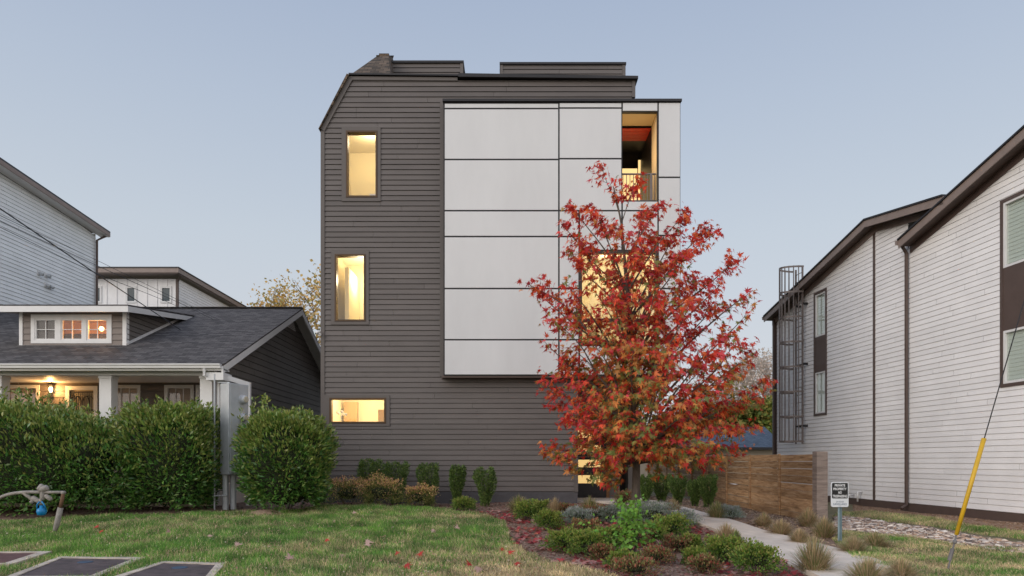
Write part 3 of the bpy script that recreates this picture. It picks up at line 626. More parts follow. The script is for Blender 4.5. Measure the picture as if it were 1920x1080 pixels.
# rake boards and soffit
mb = MB()
for s_, y0 in ((1, YE), (-1, YK)):
    A = [(XR-.05, y0, ZE-th), (XR-.0, y0, ZE-th), (XR-.0, y0, ZE-th-.2), (XR-.05, y0, ZE-th-.2)]; Bq = [(a[0], YR, a[2]+ZR-ZE) for a in A]
    mb.hexa(A, Bq)
mb.box(XR-.46, XR+.003, YE-.001, YE+.55, ZE-.42, ZE-th-.17)
rk = mb.build('rake_board', m_white, B)
mb = MB()
for s_, y0 in ((1, YE+.55), (-1, YK)):
    z_ = rz(y0)-th-.03; A = [(-8.16, y0, z_), (XR-.05, y0, z_), (XR-.05, y0, z_-.02), (-8.16, y0, z_-.02)]; mb.hexa(A, [(a[0], YR, a[2]+ZR-rz(y0)) for a in A])
mb.build('soffit', m_white, B)
# side gable wall
GX = -8.15; mb = MB()
siding(mb, (GX, 0, 0), (0, 1, 0), (1, 0, 0), [(21.0, .3), (31.5, .3), (31.5, 4.0), (21.0, 4.0)], expo=.2, g=.014)
zb_ = .3+.2*math.floor((4.0-.3)/.2)
siding(mb, (GX, 0, 0), (0, 1, 0), (1, 0, 0), [(18.75, 4.0), (31.5, 4.0), (31.5, rz(31.5)-.1), (YR, ZR-.1), (18.75, rz(18.75)-.1)], expo=.2, g=.014, zb=zb_)
mb.build('gable_wall', m_gsid, B)
mb = MB()
for k in range(9): mb.box(GX-.0, GX+.03, YR-.55+k*.06, YR+.55-k*.06, ZR-.75+k*.06, ZR-.715+k*.06)
mb.build('gable_vent', m_white, B)
# porch beam, gutter, ceiling, columns
mb = MB(); yb0 = 18.6
mb.box(XL, GX-.0, yb0, yb0+.3, 3.99, 4.10); mb.box(XL, GX, yb0-.03, yb0+.33, 3.94, 3.99); mb.build('porch_beam', m_white, B)
mb = MB(); mb.box(XL, GX-.002, yb0+.33, 21.0, 4.02, 4.06); mb.box(XL, XR, YE+.03, yb0, 4.04, 4.07); mb.build('porch_ceiling', m_white, B)
mb = MB(); prof = [(0, 0), (-.13, 0), (-.13, -.03), (-.10, -.05), (-.09, -.11), (-.02, -.12), (0, -.12)]
mb.prism([(XL, YE+y_, ZE+.0+z_) for y_, z_ in prof], (XR-XL-.04, 0, 0)); mb.build('gutter', m_white, B)
mb = MB(); mb.box(XL, XR-.05, YE+.002, YE+.03, ZE-.17, ZE-.02); mb.build('fascia', m_white, B)
for px in (-8, 197.5, 388):
    x = XP(px, 18.6) if px != 388 else GX-.185
    mb = MB(); hw = .165; mb.box(x-hw, x+hw, 18.59, 18.91, .4, 3.94); mb.box(x-hw-.02, x+hw+.02, 18.57, 18.93, 3.86, 3.925); mb.build('porch_column', m_white, B, bevel=.006)
mb = MB(); mb.box(XL, GX, 18.4, 21.0, .3, .95); mb.build('porch_floor', m_conc, B)
# front wall of the porch with holes for windows and door
DW = 21.0; wx = lambda px: XP(px, DW); wz = lambda py: ZP(py, DW)
pw = [(wx(10), wx(75), wz(860), wz(722)), (wx(205), wx(264), wz(850), wz(722)), (wx(309), wx(364), wz(850), wz(722)), (wx(368), wx(420), wz(850), wz(722))]
dr = (wx(124), wx(184), .95, wz(724))
mb = MB(); siding(mb, (0, DW, 0), (1, 0, 0), (0, -1, 0), [(XL, .95), (GX, .95), (GX, 4.02), (XL, 4.02)], pw+[dr], expo=.2, lip=.02); mb.build('front_wall', m_tsid, B)
m_blind = M_('window blind', (.50, .40, .34), .7, .1, 3)
for i, h in enumerate(pw):
    mb = MB(); ring(mb, *h, .1, DW-.04, DW+.05); w = mb.build('window', m_white, B)
    mb = MB(); zmid = h[2]+(h[3]-h[2])*.47
    mb.box(h[0]+.1, h[1]-.1, DW-.02, DW+.02, zmid-.03, zmid+.03); 
    for f_ in (1/3, 2/3): mb.box(h[0]+.1+(h[1]-h[0]-.2)*f_-.012, h[0]+.1+(h[1]-h[0]-.2)*f_+.012, DW+.0, DW+.015, h[2]+.1, h[3]-.1)
    mb.box(h[0]+.1, h[1]-.1, DW+.016, DW+.021, zmid+.45, zmid+.474)
    mb.build('muntin', m_white, w)
    mb = MB(); mb.add([(h[0], DW+.03, h[2]), (h[1], DW+.03, h[2]), (h[1], DW+.03, h[3]), (h[0], DW+.03, h[3])], [(0, 1, 2, 3)]); mb.build('pane', m_glass, w)
    mb = MB(); z = h[2]+.05
    while z < h[3]-.05:
        mb.add([(h[0], DW+.07, z), (h[1], DW+.07, z), (h[1], DW+.095, z+.05), (h[0], DW+.095, z+.05)], [(0, 1, 2, 3)]); z += .05
    mb.build('blind', m_blind, w)
mb = MB(); ring(mb, dr[0], dr[1], dr[2], dr[3], .12, DW-.04, DW+.05); dd = mb.build('front_door', m_white, B)
mb = MB(); mb.box(dr[0]+.12, dr[1]-.12, DW+.02, DW+.045, dr[2], dr[3]-.12); mb.build('door_leaf', M_('cream door', (.45, .36, .22), .5), dd)
mb = MB(); zt = dr[3]-.2; cxm = (dr[0]+dr[1])/2
for k in range(13):
    x = dr[0]+.14+k*(dr[1]-dr[0]-.28)/12; mb.tube([(x, DW-.0, dr[2]+.1), (x, DW-.0, zt-.02*abs(math.sin(k)))], .007, 6)
for r_ in (.12, .2):
    for s_ in (-1, 1): mb.tube([(cxm+s_*r_*(1-math.cos(a)), DW-.012, zt-.4+.3*math.sin(a)) for a in np.linspace(0, 3.1, 12)], .009, 6)
mb.box(dr[0]+.12, dr[1]-.12, DW-.015, DW+.01, zt, zt+.04); mb.box(dr[0]+.12, dr[1]-.12, DW-.015, DW+.01, zt-.55, zt-.52)
mb.build('iron_grille', m_black, dd)
# porch lantern
LP = Vector((wx(101), DW-.14, 3.80))
lt = thing('wall_lantern', 'glowing lantern on the porch wall beside the front door', 'lamp', LP)
mb = MB(); mb.box(LP.x-.06, LP.x+.06, DW-.03, DW-.022+.002, LP.z-.1, LP.z+.1); mb.bar((LP.x, DW-.03, LP.z+.05), (LP.x, LP.y, LP.z+.16), .02); mb.lathe(LP+Vector((0, 0, .1)), (0, 0, 1), [(0, .09), (.02, .085), (.06, .02)], 8); mb.lathe(LP+Vector((0, 0, -.12)), (0, 0, 1), [(-.02, .02), (0, .05), (.01, .05)], 8); mb.build('bracket', m_black, lt)
mb = MB(); mb.lathe(LP, (0, 0, 1), [(-.09, .025), (-.05, .045), (.03, .05), (.07, .04)], 10); mb.build('glass_shade', M_('glowing glass', (1, .8, .5), .3, emis=(1, .72, .34), estr=9), lt, smooth=True)
lamp('lantern_light', LP+Vector((0.05, -.10, 0)), 42, (1, .52, .17), .05, lt)
# downspout
mb = MB(); xd = XP(386, 18.25); mb.tube([(xd, YE-.06, ZE-.1), (xd, YE-.06, ZE-.3), (xd+.22, 18.52, 3.75), (xd+.22, 18.52, .5)], .04, 4); mb.build('downspout', m_white, B)
# dormer
DD = 20.1; xa, xb = XP(37, DD), XP(237, DD); z0 = rz(DD); z1 = ZP(582, DD)
dw = [(XP(a, DD), XP(b, DD), ZP(638, DD), ZP(598, DD)) for a, b in ((66, 106), (115, 156), (163, 203))]
sur = (XP(59, DD), XP(210, DD), ZP(644, DD), ZP(590, DD))
mb = MB(); siding(mb, (0, DD, 0), (1, 0, 0), (0, -1, 0), [(xa+.1, z0-.05), (xb-.1, z0-.05), (xb-.1, z1), (xa+.1, z1)], [sur], expo=.18); 
dm = mb.build('dormer', M_('tan grey siding', (.21, .175, .155), .6, .1, 2), B)
for sx, xx in ((1, xb), (-1, xa)):
    za_ = ZP(571, 19.7)-.05; ks = (ZP(596, 24.4)+.13-ZP(571, 19.7))/(24.4+.6-19.7); yb2 = (za_-ks*19.7-ZE+sl_*YE)/(sl_-ks); mb = MB()
    poly = [(0, z0), (0, za_+ks*(DD-19.7)-.03), (yb2-DD-.05, za_+ks*(yb2-19.7)-.03)]
    if sx > 0: siding(mb, (xx, DD, 0), (0, 1, 0), (1, 0, 0), poly, expo=.15)
    else: siding(mb, (xx, DD, 0), (0, 1, 0), (-1, 0, 0), poly, expo=.15)
    mb.build('dormer_cheek', m_gsid, dm)
mb = MB(); mb.box(xa, xa+.1, DD-.03, DD+.04, z0-.05, z1); mb.box(xb-.1, xb+.015, DD-.03, DD+.12, z0-.05, z1); 
for r_ in minus(sur, dw): mb.box(r_[0], r_[1], DD-.03, DD+.01, r_[2], r_[3])
mb.box(xa-.03, xb+.03, DD-.05, DD-.0, z0-.07, z0-.02)
mb.bar((xb+.03, DD, z0+.04), (xb+.03, 23.6, rz(23.6)+.04), .03, .07)
mb.build('dormer_trim', m_white, dm)
for i, h in enumerate(dw):
    mb = MB(); ring(mb, *h, .045, DD-.015, DD+.04); xm = (h[0]+h[1])/2; zm = (h[2]+h[3])/2
    mb.box(xm-.01, xm+.01, DD-.01, DD+.03, h[2]+.045, h[3]-.045); mb.box(h[0]+.045, xm-.01, DD-.01, DD+.03, zm-.01, zm+.01); mb.box(xm+.01, h[1]-.045, DD-.01, DD+.03, zm-.01, zm+.01)
    w = mb.build('dormer_window', m_white, dm)
    mb = MB(); mb.add([(h[0], DD+.025, h[2]), (h[1], DD+.025, h[2]), (h[1], DD+.025, h[3]), (h[0], DD+.025, h[3])], [(0, 1, 2, 3)]); mb.build('pane', m_glass, w)
m_attic = M_('orange attic wall', (.78, .46, .16), .8)
mb = MB(); room(mb, sur[0]+.05, sur[1]-.05, z0-.2, z1-.1, DD+.06, DD+1.3); mb.build('attic_room', m_attic, dm)
mb = MB(); mb.box(dw[0][0]-.1, dw[0][1]+.1, DD+.07, DD+.09, z0-.1, z1-.1); mb.build('curtain', M_('grey curtain', (.10, .085, .08), .9, .2, 9), dm)
lpz = Vector((dw[2][0]+.16, DD+.45, ZP(611, DD))); mb = MB(); mb.lathe(lpz, (0, 0, 1), [(-.07, .01), (-.05, .05), (0, .07), (.05, .05), (.07, .01)], 12)
mb.build('glowing_bulb', M_('bulb', (1, .8, .5), .3, emis=(1, .62, .2), estr=12), dm, smooth=True); lamp('attic_light', lpz+Vector((.0, -.12, -.05)), 22, (1, .46, .12), .05, dm)
# shed roof of the dormer
fa, fb = XP(-3, 19.7), XP(240, 19.7); zf0 = ZP(571, 19.7); zf1 = 5.30+1.6-1.22+.98
yk = 24.4; zk = ZP(596, 24.4)
mb = MB(); mb.hexa([(fa, 19.7, zf0), (fb, 19.7, zf0), (fb, yk+.6, zk+.13), (fa, yk+.6, zk+.13)], [(fa, 19.7, zf0-.04), (fb, 19.7, zf0-.04), (fb, yk+.6, zk+.09), (fa, yk+.6, zk+.09)]); mb.build('dormer_roof', m_shing, dm)
mb = MB(); mb.box(fa, fb, 19.70, 19.73, zf0-.21, zf0-.04)
for xx in (fa, fb-.03): mb.hexa([(xx, 19.73, zf0-.042), (xx+.03, 19.73, zf0-.042), (xx+.03, 19.73, zf0-.21), (xx, 19.73, zf0-.21)], [(xx, yk+.4, zk+.04), (xx+.03, yk+.4, zk+.04), (xx+.03, yk+.4, zk-.10), (xx, yk+.4, zk-.10)])
mb.hexa([(fa+.03, 19.73, zf0-.14), (fb-.03, 19.73, zf0-.14), (fb-.03, 19.73, zf0-.16), (fa+.03, 19.73, zf0-.16)], [(fa+.03, yk, zk-.05), (fb-.03, yk, zk-.05), (fb-.03, yk, zk-.07), (fa+.03, yk, zk-.07)])
mb.build('dormer_fascia', m_white, dm)

# electricity cabinet with meter
C0 = P(408, 890, 17.4); C = thing('meter_cabinet', 'tall grey steel electricity cabinet on posts between the two right hedges', 'cabinet', (C0.x, 17.4, .3))
zt = ZP(718, 17.4); zb0 = ZP(890, 17.4); cx0 = XP(408, 17.4); cx1 = XP(428, 17.55)
A2 = Vector((cx0, 17.55, 0)); B2 = Vector((XP(429, 17.3), 17.3, 0)); C2 = Vector((XP(466, 17.9), 17.9, 0)); D2_ = Vector((XP(446, 18.2), 18.2, 0))
mb = MB(); base = [A2, B2, C2, D2_]; mb.hexa([v+Vector((0, 0, zb0)) for v in base], [v+Vector((0, 0, zt)) for v in base]); mb.build('housing', m_steel, C, bevel=.012)
U = (C2-B2).normalized(); Nn = Vector((U.y, -U.x, 0)); 
mb = MB(); q = [B2+U*.04+Nn*.006+Vector((0, 0, zb0+.05)), C2-U*.04+Nn*.006+Vector((0, 0, zb0+.05)), C2-U*.04+Nn*.006+Vector((0, 0, zt-.05)), B2+U*.04+Nn*.006+Vector((0, 0, zt-.05))]; mb.hexa(q, [v+Nn*.012 for v in q])
mb.box(B2.x-.3, B2.x-.0, 17.36, 17.38, zt+.0, zt+.02); mb.build('cabinet_door', m_steel, C, bevel=.004)
for k, (zz, r_) in enumerate(((ZP(748, 17.5), .11), (ZP(782, 17.5), .10))):
    c = B2+U*.42+Nn*.01+Vector((0, 0, zz)); mb = MB(); mb.lathe(c, Nn, [(0, r_*1.1), (.03, r_*1.1), (.035, r_), (.13, r_*.95), (.15, r_*.8)], 18); mt = mb.build('electric_meter', m_steel, C, smooth=False)
    mb = MB(); mb.lathe(c, Nn, [(.151, r_*.75), (.16, r_*.6), (.162, 0)], 18); mb.build('dial', M_('meter glass', (.5, .45, .35), .1, spec=.8), mt)
mb = MB()
for k, (x, y) in enumerate(((XP(423, 17.6), 17.6), (XP(436, 17.7), 17.75))): mb.tube([(x, y, .1), (x, y, zb0)], .075, 10)
mb.tube([(XP(399, 17.4), 17.5, .2), (XP(399, 17.4), 17.5, ZP(700, 17.4))], .02, 8); mb.tube([(XP(399, 17.4), 17.5, ZP(930, 17.4)), (XP(424, 17.4), 17.5, ZP(929, 17.4))], .02, 8); mb.build('conduit', m_steel, C)
fr = thing('timber_frame', 'white timber bracket frame running from porch corner over the cabinet', 'frame', (XP(470, 18.4), 18.2, .3))
mb = MB(); p0 = P(402, 701, 18.3); p1 = P(466, 721, 18.9); mb.bar(p0, p1, .05, .13); mb.build('beam', m_white, fr)
mb = MB(); mb.bar(p1+Vector((0, 0, .06)), (p1.x, p1.y, .3), .11, .11); mb.build('post', m_white, fr)

# ================================================================== TALL HOUSE, LEFT
T = thing('white_house', 'tall white lap sided house at the left edge behind the bungalow', 'house', (-19, 27, .3))
TX = -19.0; yn, yf = 20.0, -TX*F/(960-179)
def TZ(px, py): D = -TX*F/(960-px); return D, ZP(py, D)
ya, za = TZ(0, 322); yb_, zb_ = TZ(179, 438); k_ = (zb_-za)/(yb_-ya); zn = za+(yn-ya)*k_
mb = MB(); siding(mb, (TX, 0, 0), (0, 1, 0), (1, 0, 0), [(yn, .3), (yf, .3), (yf, zb_-.05), (yn, zn-.05)], g=.012)
siding(mb, (TX-9, yf, 0), (1, 0, 0), (0, 1, 0), [(0, .3), (9, .3), (9, zb_), (0, zb_)], g=.012); mb.box(TX-9, TX-.02, yn, yn+.1, .3, zn-.1); mb.build('wall', m_lsid, T)
mb = MB(); ex = TX+.45; yo = -ex*F/(960-207); zo = ZP(436, yo)
zo = zb_+(yo-yf)*k_
def rq(y, z, t0, t1, xa=TX-9, xb=ex): return [(xa, y, z-t0), (xb, y, z-t0), (xb, y, z-t1), (xa, y, z-t1)]
mb.hexa(rq(yn-.4, zn+.22-.4*k_, -.02, .05), rq(yo, zo+.22, -.02, .05)); mb.build('roof', m_black, T)
mb = MB(); mb.hexa(rq(yn-.4, zn+.17-.4*k_, .0, .17, ex-.03, ex), rq(yo, zo+.17, .0, .17, ex-.03, ex)); mb.build('fascia', m_bfasc, T)
mb = MB(); mb.hexa(rq(yn-.4, zn-.4*k_, .0, .02, TX, ex-.03), rq(yo, zo, .0, .02, TX, ex-.03)); mb.build('soffit', m_white, T)
mb = MB(); mb.tube([(TX+.30, yo-.08, zo+.02), (TX+.10, yf-.05, zo-.3), (TX+.08, yf-.06, .4)], .055, 6); mb.build('downspout', m_btrim, T)
for px, py in ((72, 512), (86, 516), (85, 534), (92, 537)):
    D, z = TZ(px, py); v = thing('wall_vent', {72: 'upper left white dryer vent', 86: 'upper right white dryer vent', 85: 'lower left small white vent', 92: 'lower right small white vent'}[px]+' on the tall left house side wall', 'vent', (TX, D, z), 'vents on the tall left house')
    mb = MB(); mb.box(TX+.0, TX+.03, D-.09, D+.09, z-.09, z+.09); mb.build('plate', m_white, v); mb = MB(); mb.lathe((TX+.03, D, z), (1, .2, -.4), [(0, .05), (.14, .07), (.16, .06)], 10); mb.build('hood', m_steel, v)

# house further back, left
K = thing('batten_house', 'white board and batten house with brown eaves behind the bungalow', 'house', (-22, 38, .3))
DK = 38.0; kx = lambda px: XP(px, DK); kz = lambda py: ZP(py, DK)
x0, x1 = kx(120), kx(334); ztk = kz(523)
ho = [(kx(239), kx(253), kz(565), kz(540)), (kx(304), kx(319), kz(565), kz(540)), (kx(180), kx(188), kz(565), kz(540))]
mb = MB()
for r_ in minus((x0, x1, .3, ztk), ho): mb.box(r_[0], r_[1], DK, DK+.1, r_[2], r_[3])
for k in range(12):
    xx = kx(334)-k*.56-.03
    for r_ in minus((xx-.03, xx, .3, ztk), [(h[0]-.1, h[1]+.1, h[2]-.1, h[3]+.1) for h in ho]): mb.box(r_[0], r_[1], DK-.03, DK, r_[2], r_[3])
siding(mb, (x1, DK, 0), (0, 1, 0), (1, 0, 0), [(.05, .3), (14, .3), (14, ztk), (.05, ztk)], g=.012); mb.build('wall', m_rsid, K)
for h in ho:
    mb = MB(); ring(mb, h[0]-.09, h[1]+.09, h[2]-.09, h[3]+.09, .1, DK-.04, DK+.02); w = mb.build('window', m_white, K)
    mb = MB(); mb.add([(h[0], DK+.01, h[2]), (h[1], DK+.01, h[2]), (h[1], DK+.01, h[3]), (h[0], DK+.01, h[3])], [(0, 1, 2, 3)]); mb.build('pane', M_('dark glass', (.07, .09, .10), .1, spec=.6), w)
mb = MB(); ex0 = kx(346); zc_ = kz(509); mb.box(x0, ex0, DK-.7, DK+14, zc_-.25, zc_); mb.build('roof', m_bfasc, K)
mb = MB(); mb.box(x0, ex0+.03, DK-.73, DK+14, zc_+.001, zc_+.06); mb.build('roof_edge', m_black, K)
mb = MB(); mb.box(x0, ex0-.05, DK-.66, DK+13.9, zc_-.30, zc_-.251); mb.build('soffit', m_btrim, K)
mb = MB(); mb.tube([(x1+.35, DK-.4, zc_-.3), (x1+.03, DK-.08, zc_-.6), (x1+.03, DK-.08, .4)], .05, 6); mb.box(x1-.12, x1+.02, DK-.035, DK+.05, .3, ztk); mb.build('downspout', m_btrim, K)

# ================================================================== RIGHT HOUSE
Q = Vector((12.47, 16.62, 0)); VP = 850.0
d_ = Vector(((VP-HX)/F, 1, 0)).normalized(); Nr = Vector((-d_.y, d_.x, 0))   # outward = towards -X
def RW(px, py, off=0.0):
    """(u, z) on the side wall of the right house: u metres along the wall, away from the camera"""
    O = Q+Nr*off; r = Vector(((px-HX)/F, 1, 0)); t = (O.x*d_.y-O.y*d_.x)/(r.x*d_.y-r.y*d_.x); p = r*t; return (p-O).dot(d_), ZP(py, p.y)
def rp(u, z, n=0.0): v = Q+d_*u+Nr*n; return Vector((v.x, v.y, z))
RH = thing('side_house', 'long white lap sided house with brown roof edges on the right', 'house', (Q.x, Q.y, .1))
uC, _ = RW(1455, 700); uT, _ = RW(1640, 700); uD, _ = RW(1703, 700); uN = -7.0
zb1 = RW(1706, 944)[1]; zb2 = RW(1920, 963)[1]; zB = (zb1+zb2)/2
# section nearest (B): roof soffit line through two wall points
b1 = RW(1709, 458); b2 = RW(1920, 278); kB = (b2[1]-b1[1])/(b2[0]-b1[0]); zBn = b1[1]+(uN-b1[0])*kB
a1 = RW(1457, 585); a2 = RW(1640, 423); a3 = RW(1755, 385)
wB = (RW(1877, 600)[0], RW(1877, 600)[0]-1.45); wBz = (RW(1877, 727)[1], RW(1877, 377)[1])
wA = (RW(1527, 600)[0], RW(1551, 600)[0]); wAz = (RW(1539, 779)[1], RW(1539, 545)[1])
hB = (wB[1], wB[0], wBz[0], wBz[1]); hA = (wA[1], wA[0], wAz[0], wAz[1])
mb = MB(); rs = lambda poly, holes, zb=None: siding(mb, (Q.x, Q.y, 0), d_, Nr, poly, holes, g=.011, lip=.012, zb=zb)
rs([(uN, zB), (uC, zB), (uC, 3.0), (uN, 3.0)], [h for h in (hA, hB) if h[2] < 3])
zz = zB+.152*math.floor((3.0-zB)/.152)
rs([(uN, 3.0), (uD, 3.0), (uD, b1[1]), (uN, zBn)], [hB], zz)
rs([(uD, 3.0), (uT, 3.0), (uT, a2[1]), (uD, a2[1]+(a3[1]-a2[1])*(uT-uD)/(uT-a3[0]))], [], zz)
rs([(uT, 3.0), (uC, 3.0), (uC, a1[1]), (uT, a2[1])], [hA], zz)
# back end wall
e2 = Vector((-Nr.x, -Nr.y, 0)); endp = rp(uC, 0)
siding(mb, endp+e2*8, -e2, d_, [(0, zB), (8, zB), (8, a1[1]), (0, a1[1])], g=.011, lip=.012)
# raised part of the near section's wall above the lower roof
mb.build('wall', m_rsid, RH)
def wbox(mb, u0, u1, z0, z1, n0, n1, m=0):
    mb.hexa([rp(u0, z0, n0), rp(u1, z0, n0), rp(u1, z1, n0), rp(u0, z1, n0)], [rp(u0, z0, n1), rp(u1, z0, n1), rp(u1, z1, n1), rp(u0, z1, n1)], m)
mb = MB(); wbox(mb, uN, uC+.02, .0-.2, zB-.002, -.05, .03); mb.build('skirt_board', m_btrim, RH)
mb = MB(); wbox(mb, uT-.05, uT+.05, zB, a2[1]-.05, 0, .035); mb.build('trim_strip', m_btrim, RH); mb = MB(); wbox(mb, uC-.1, uC+.03, zB, a1[1]-.02, -.1, .03); mb.build('trim_strip', m_btrim, RH)
mb = MB(); n_ = .10; uds = RW(1700, 700, .08)[0]
mb.tube([rp(uds-.0, b1[1]+.05, .28), rp(uds-.02, b1[1]-.25, .10), rp(uds-.02, .28, .10), rp(uds-.05, .16, .28)], .055, 6)
mb.build('downspout', m_btrim, RH)
def rwindow(h, mid, name):
    u0, u1, z0, z1 = h; mb = MB(); t_ = .085
    wbox(mb, u0, u0+t_, z0, z1, -.06, .035); wbox(mb, u1-t_, u1, z0, z1, -.06, .035); wbox(mb, u0+t_, u1-t_, z1-t_, z1, -.06, .035); wbox(mb, u0+t_, u1-t_, z0, z0+t_, -.06, .035)
    wbox(mb, u0+t_, u1-t_, mid[0], mid[1], -.06, .02)
    w = mb.build('window', m_btrim, RH)
    for a, b in ((z0+t_, mid[0]), (mid[1], z1-t_)):
        mb = MB(); s_ = .06; c0, c1 = u0+t_, u1-t_
        wbox(mb, c0, c0+s_, a, b, -.05, .015); wbox(mb, c1-s_, c1, a, b, -.05, .015); wbox(mb, c0+s_, c1-s_, b-s_, b, -.05, .015); wbox(mb, c0+s_, c1-s_, a, a+s_, -.05, .015)
        mb.build('sash', m_white, w)
        mb = MB(); mb.add([rp(c0+s_, a+s_, -.03), rp(c1-s_, a+s_, -.03), rp(c1-s_, b-s_, -.03), rp(c0+s_, b-s_, -.03)], [(0, 1, 2, 3)]); mb.build('pane', m_glass2, w)
        mb = MB(); z = a
        while z < b: mb.add([rp(c0, z, -.055), rp(c1, z, -.055), rp(c1, z+.1, -.065), rp(c0, z+.1, -.065)], [(0, 1, 2, 3)]); z += .1
        mb.build('blind', M_('pale grey green blind', (.72, .76, .70), .7), w)
rwindow(hB, (RW(1877, 622)[1], RW(1877, 505)[1]), 'B'); rwindow(hA, (RW(1539, 697)[1], RW(1539, 630)[1]), 'A')
def roofstrip(mb, pts, t0, t1, n0, n1, m=0):
    for (u0, z0), (u1, z1) in zip(pts[:-1], pts[1:]):
        q = lambda u, z: [rp(u, z-t0, n0), rp(u, z-t0, n1), rp(u, z-t1, n1), rp(u, z-t1, n0)]
        mb.hexa(q(u0, z0), q(u1, z1), m)
# roof profile lines taken on the overhang plane
OV = .42
def prof2(pp): return [RW(px, py, OV) for px, py in pp]
pB = prof2([(1684, 448), (1920, 236)]); k2 = (pB[1][1]-pB[0][1])/(pB[1][0]-pB[0][0]); pB[1] = (uN-.3, pB[0][1]+(uN-.3-pB[0][0])*k2)
pA = prof2([(1432, 592), (1621, 410), (1775, 362)]); 
k3 = (pA[2][1]-pA[1][1])/(pA[2][0]-pA[1][0]); ue = RW(1768, 362, OV)[0]; pA[2] = (ue, pA[1][1]+(ue-pA[1][0])*k3)
for pr_ in (pB, pA):
    mb = MB(); roofstrip(mb, pr_, 0, .05, -8, OV+.04); r_ = mb.build('roof', m_black, RH)
    mb = MB(); roofstrip(mb, pr_, .052, .28, OV-.03, OV); mb.build('fascia', m_bfasc, RH)
    mb = MB(); roofstrip(mb, pr_, .20, .22, -.2, OV-.03); mb.build('soffit', m_btrim, RH)
    mb = MB(); roofstrip(mb, pr_, .20, .42, .02, .045); mb.build('frieze_board', m_btrim if pr_ is pB else m_bfasc, RH)
    u0, z0 = pr_[0]; mb = MB(); mb.hexa([rp(u0, z0-.05, -8), rp(u0, z0-.05, OV+.03), rp(u0, z0-.2, OV+.03), rp(u0, z0-.2, -8)], [rp(u0+.12, z0-.03, -8), rp(u0+.12, z0-.03, OV+.03), rp(u0+.1, z0-.16, OV+.03), rp(u0+.1, z0-.16, -8)]); mb.build('gutter', m_bfasc, RH)
mb = MB(); wbox(mb, uD+.03, uD+.10, 3.2, b1[1]+.2, -6, -.03); mb.box(endp.x-.12, endp.x-.02, endp.y+.0, endp.y+.1, .3, a1[1]); mb.build('end_trim', m_btrim, RH)
for px, py, lb in ((1602, 928, 'short white pipe stub'), (1617, 925, 'tall white elbow pipe')):
    u, z = RW(px, py); v = thing('wall_pipe', lb+' low on the white wall behind the warning sign', 'pipe', rp(u, z), 'white pipes on the right house wall')
    mb = MB(); 
    if px == 1602: mb.tube([rp(u, z, 0), rp(u-.05, z, .2), rp(u-.1, z-.03, .25)], .03, 8)
    else: mb.tube([rp(u, z+.05, 0), rp(u-.02, z+.05, .14), rp(u, z+.04, .17), rp(u, z-.28, .17)], .03, 8)
    mb.build('pipe', m_white, v, smooth=True)

# caged ladder
uL, _ = RW(1497, 600, .25)
L = thing('caged_ladder', 'bronze caged access ladder fixed to the far end of the white house', 'ladder', rp(uL, 1.5, .3))
ztop = ZP(503, rp(uL, 0).y); zbot = ZP(832, rp(uL, 0).y); wL = .52
for s_ in (-1, 1):
    mb = MB(); mb.bar(rp(uL+s_*wL/2, zbot-.0, .22), rp(uL+s_*wL/2, ztop, .22), .07, .03, up=d_); mb.build('stile', m_lad, L)
nr_ = int((ztop-zbot)/.3)
mb = MB()
for k in range(nr_): z = zbot+.12+k*.3; mb.tube([rp(uL-wL/2, z, .22), rp(uL+wL/2, z, .22)], .013, 6)
mb.build('rungs', m_lad, L)
def hoop(z): return [rp(uL+.40*math.cos(a), z, .24+.78*math.sin(a)) for a in np.linspace(0, math.pi, 19)]
nh = 8
for k in range(nh):
    z = zbot+.08+(ztop-zbot-.12)*k/(nh-1); mb = MB(); h = hoop(z)
    for a, b in zip(h[:-1], h[1:]): mb.bar(a, b, .012, .07)
    mb.build('hoop', m_lad, L)
for k in range(1, 12):
    a = math.pi*k/12; mb = MB(); q = rp(uL+.39*math.cos(a), 0, .24+.77*math.sin(a)); mb.bar((q.x, q.y, zbot+.05), (q.x, q.y, ztop), .035, .018); mb.build('cage_bar', m_lad, L)
mb = MB()
for f_ in (.10, .45, .79):
    for s_ in (-1, 1): z = zbot+(ztop-zbot)*f_; mb.bar(rp(uL+s_*wL/2, z, -.0), rp(uL+s_*wL/2, z, .22), .05, .08)
mb.build('wall_bracket', m_black, L)

# garage behind the fence
GA = thing('garage', 'low tan garage with blue grey shingle roof behind the wood fence', 'garage', (12, 44, .3))
Dg = 44; mb = MB(); gx0, gx1 = XP(1150, Dg), XP(1462, Dg); ze = ZP(840, Dg); 
mb.box(gx0, gx1, Dg, Dg+7, .2, ze-.1); mb.build('wall', M_('tan stucco', (.42, .35, .27), .9, .08, 2), GA)
mb = MB(); zr = ZP(800, Dg+3.5); mb.prism([(gx0-.3, Dg-.4, ze), (gx0-.3, Dg+3.5, zr), (gx0-.3, Dg+7.4, ze)], (gx1-gx0+.6, 0, 0)); mb.build('roof', m_bshing, GA)
mb = MB(); mb.box(gx0-.3, gx1+.3, Dg-.44, Dg-.4, ze-.12, ze+.04); mb.build('fascia', m_black, GA)

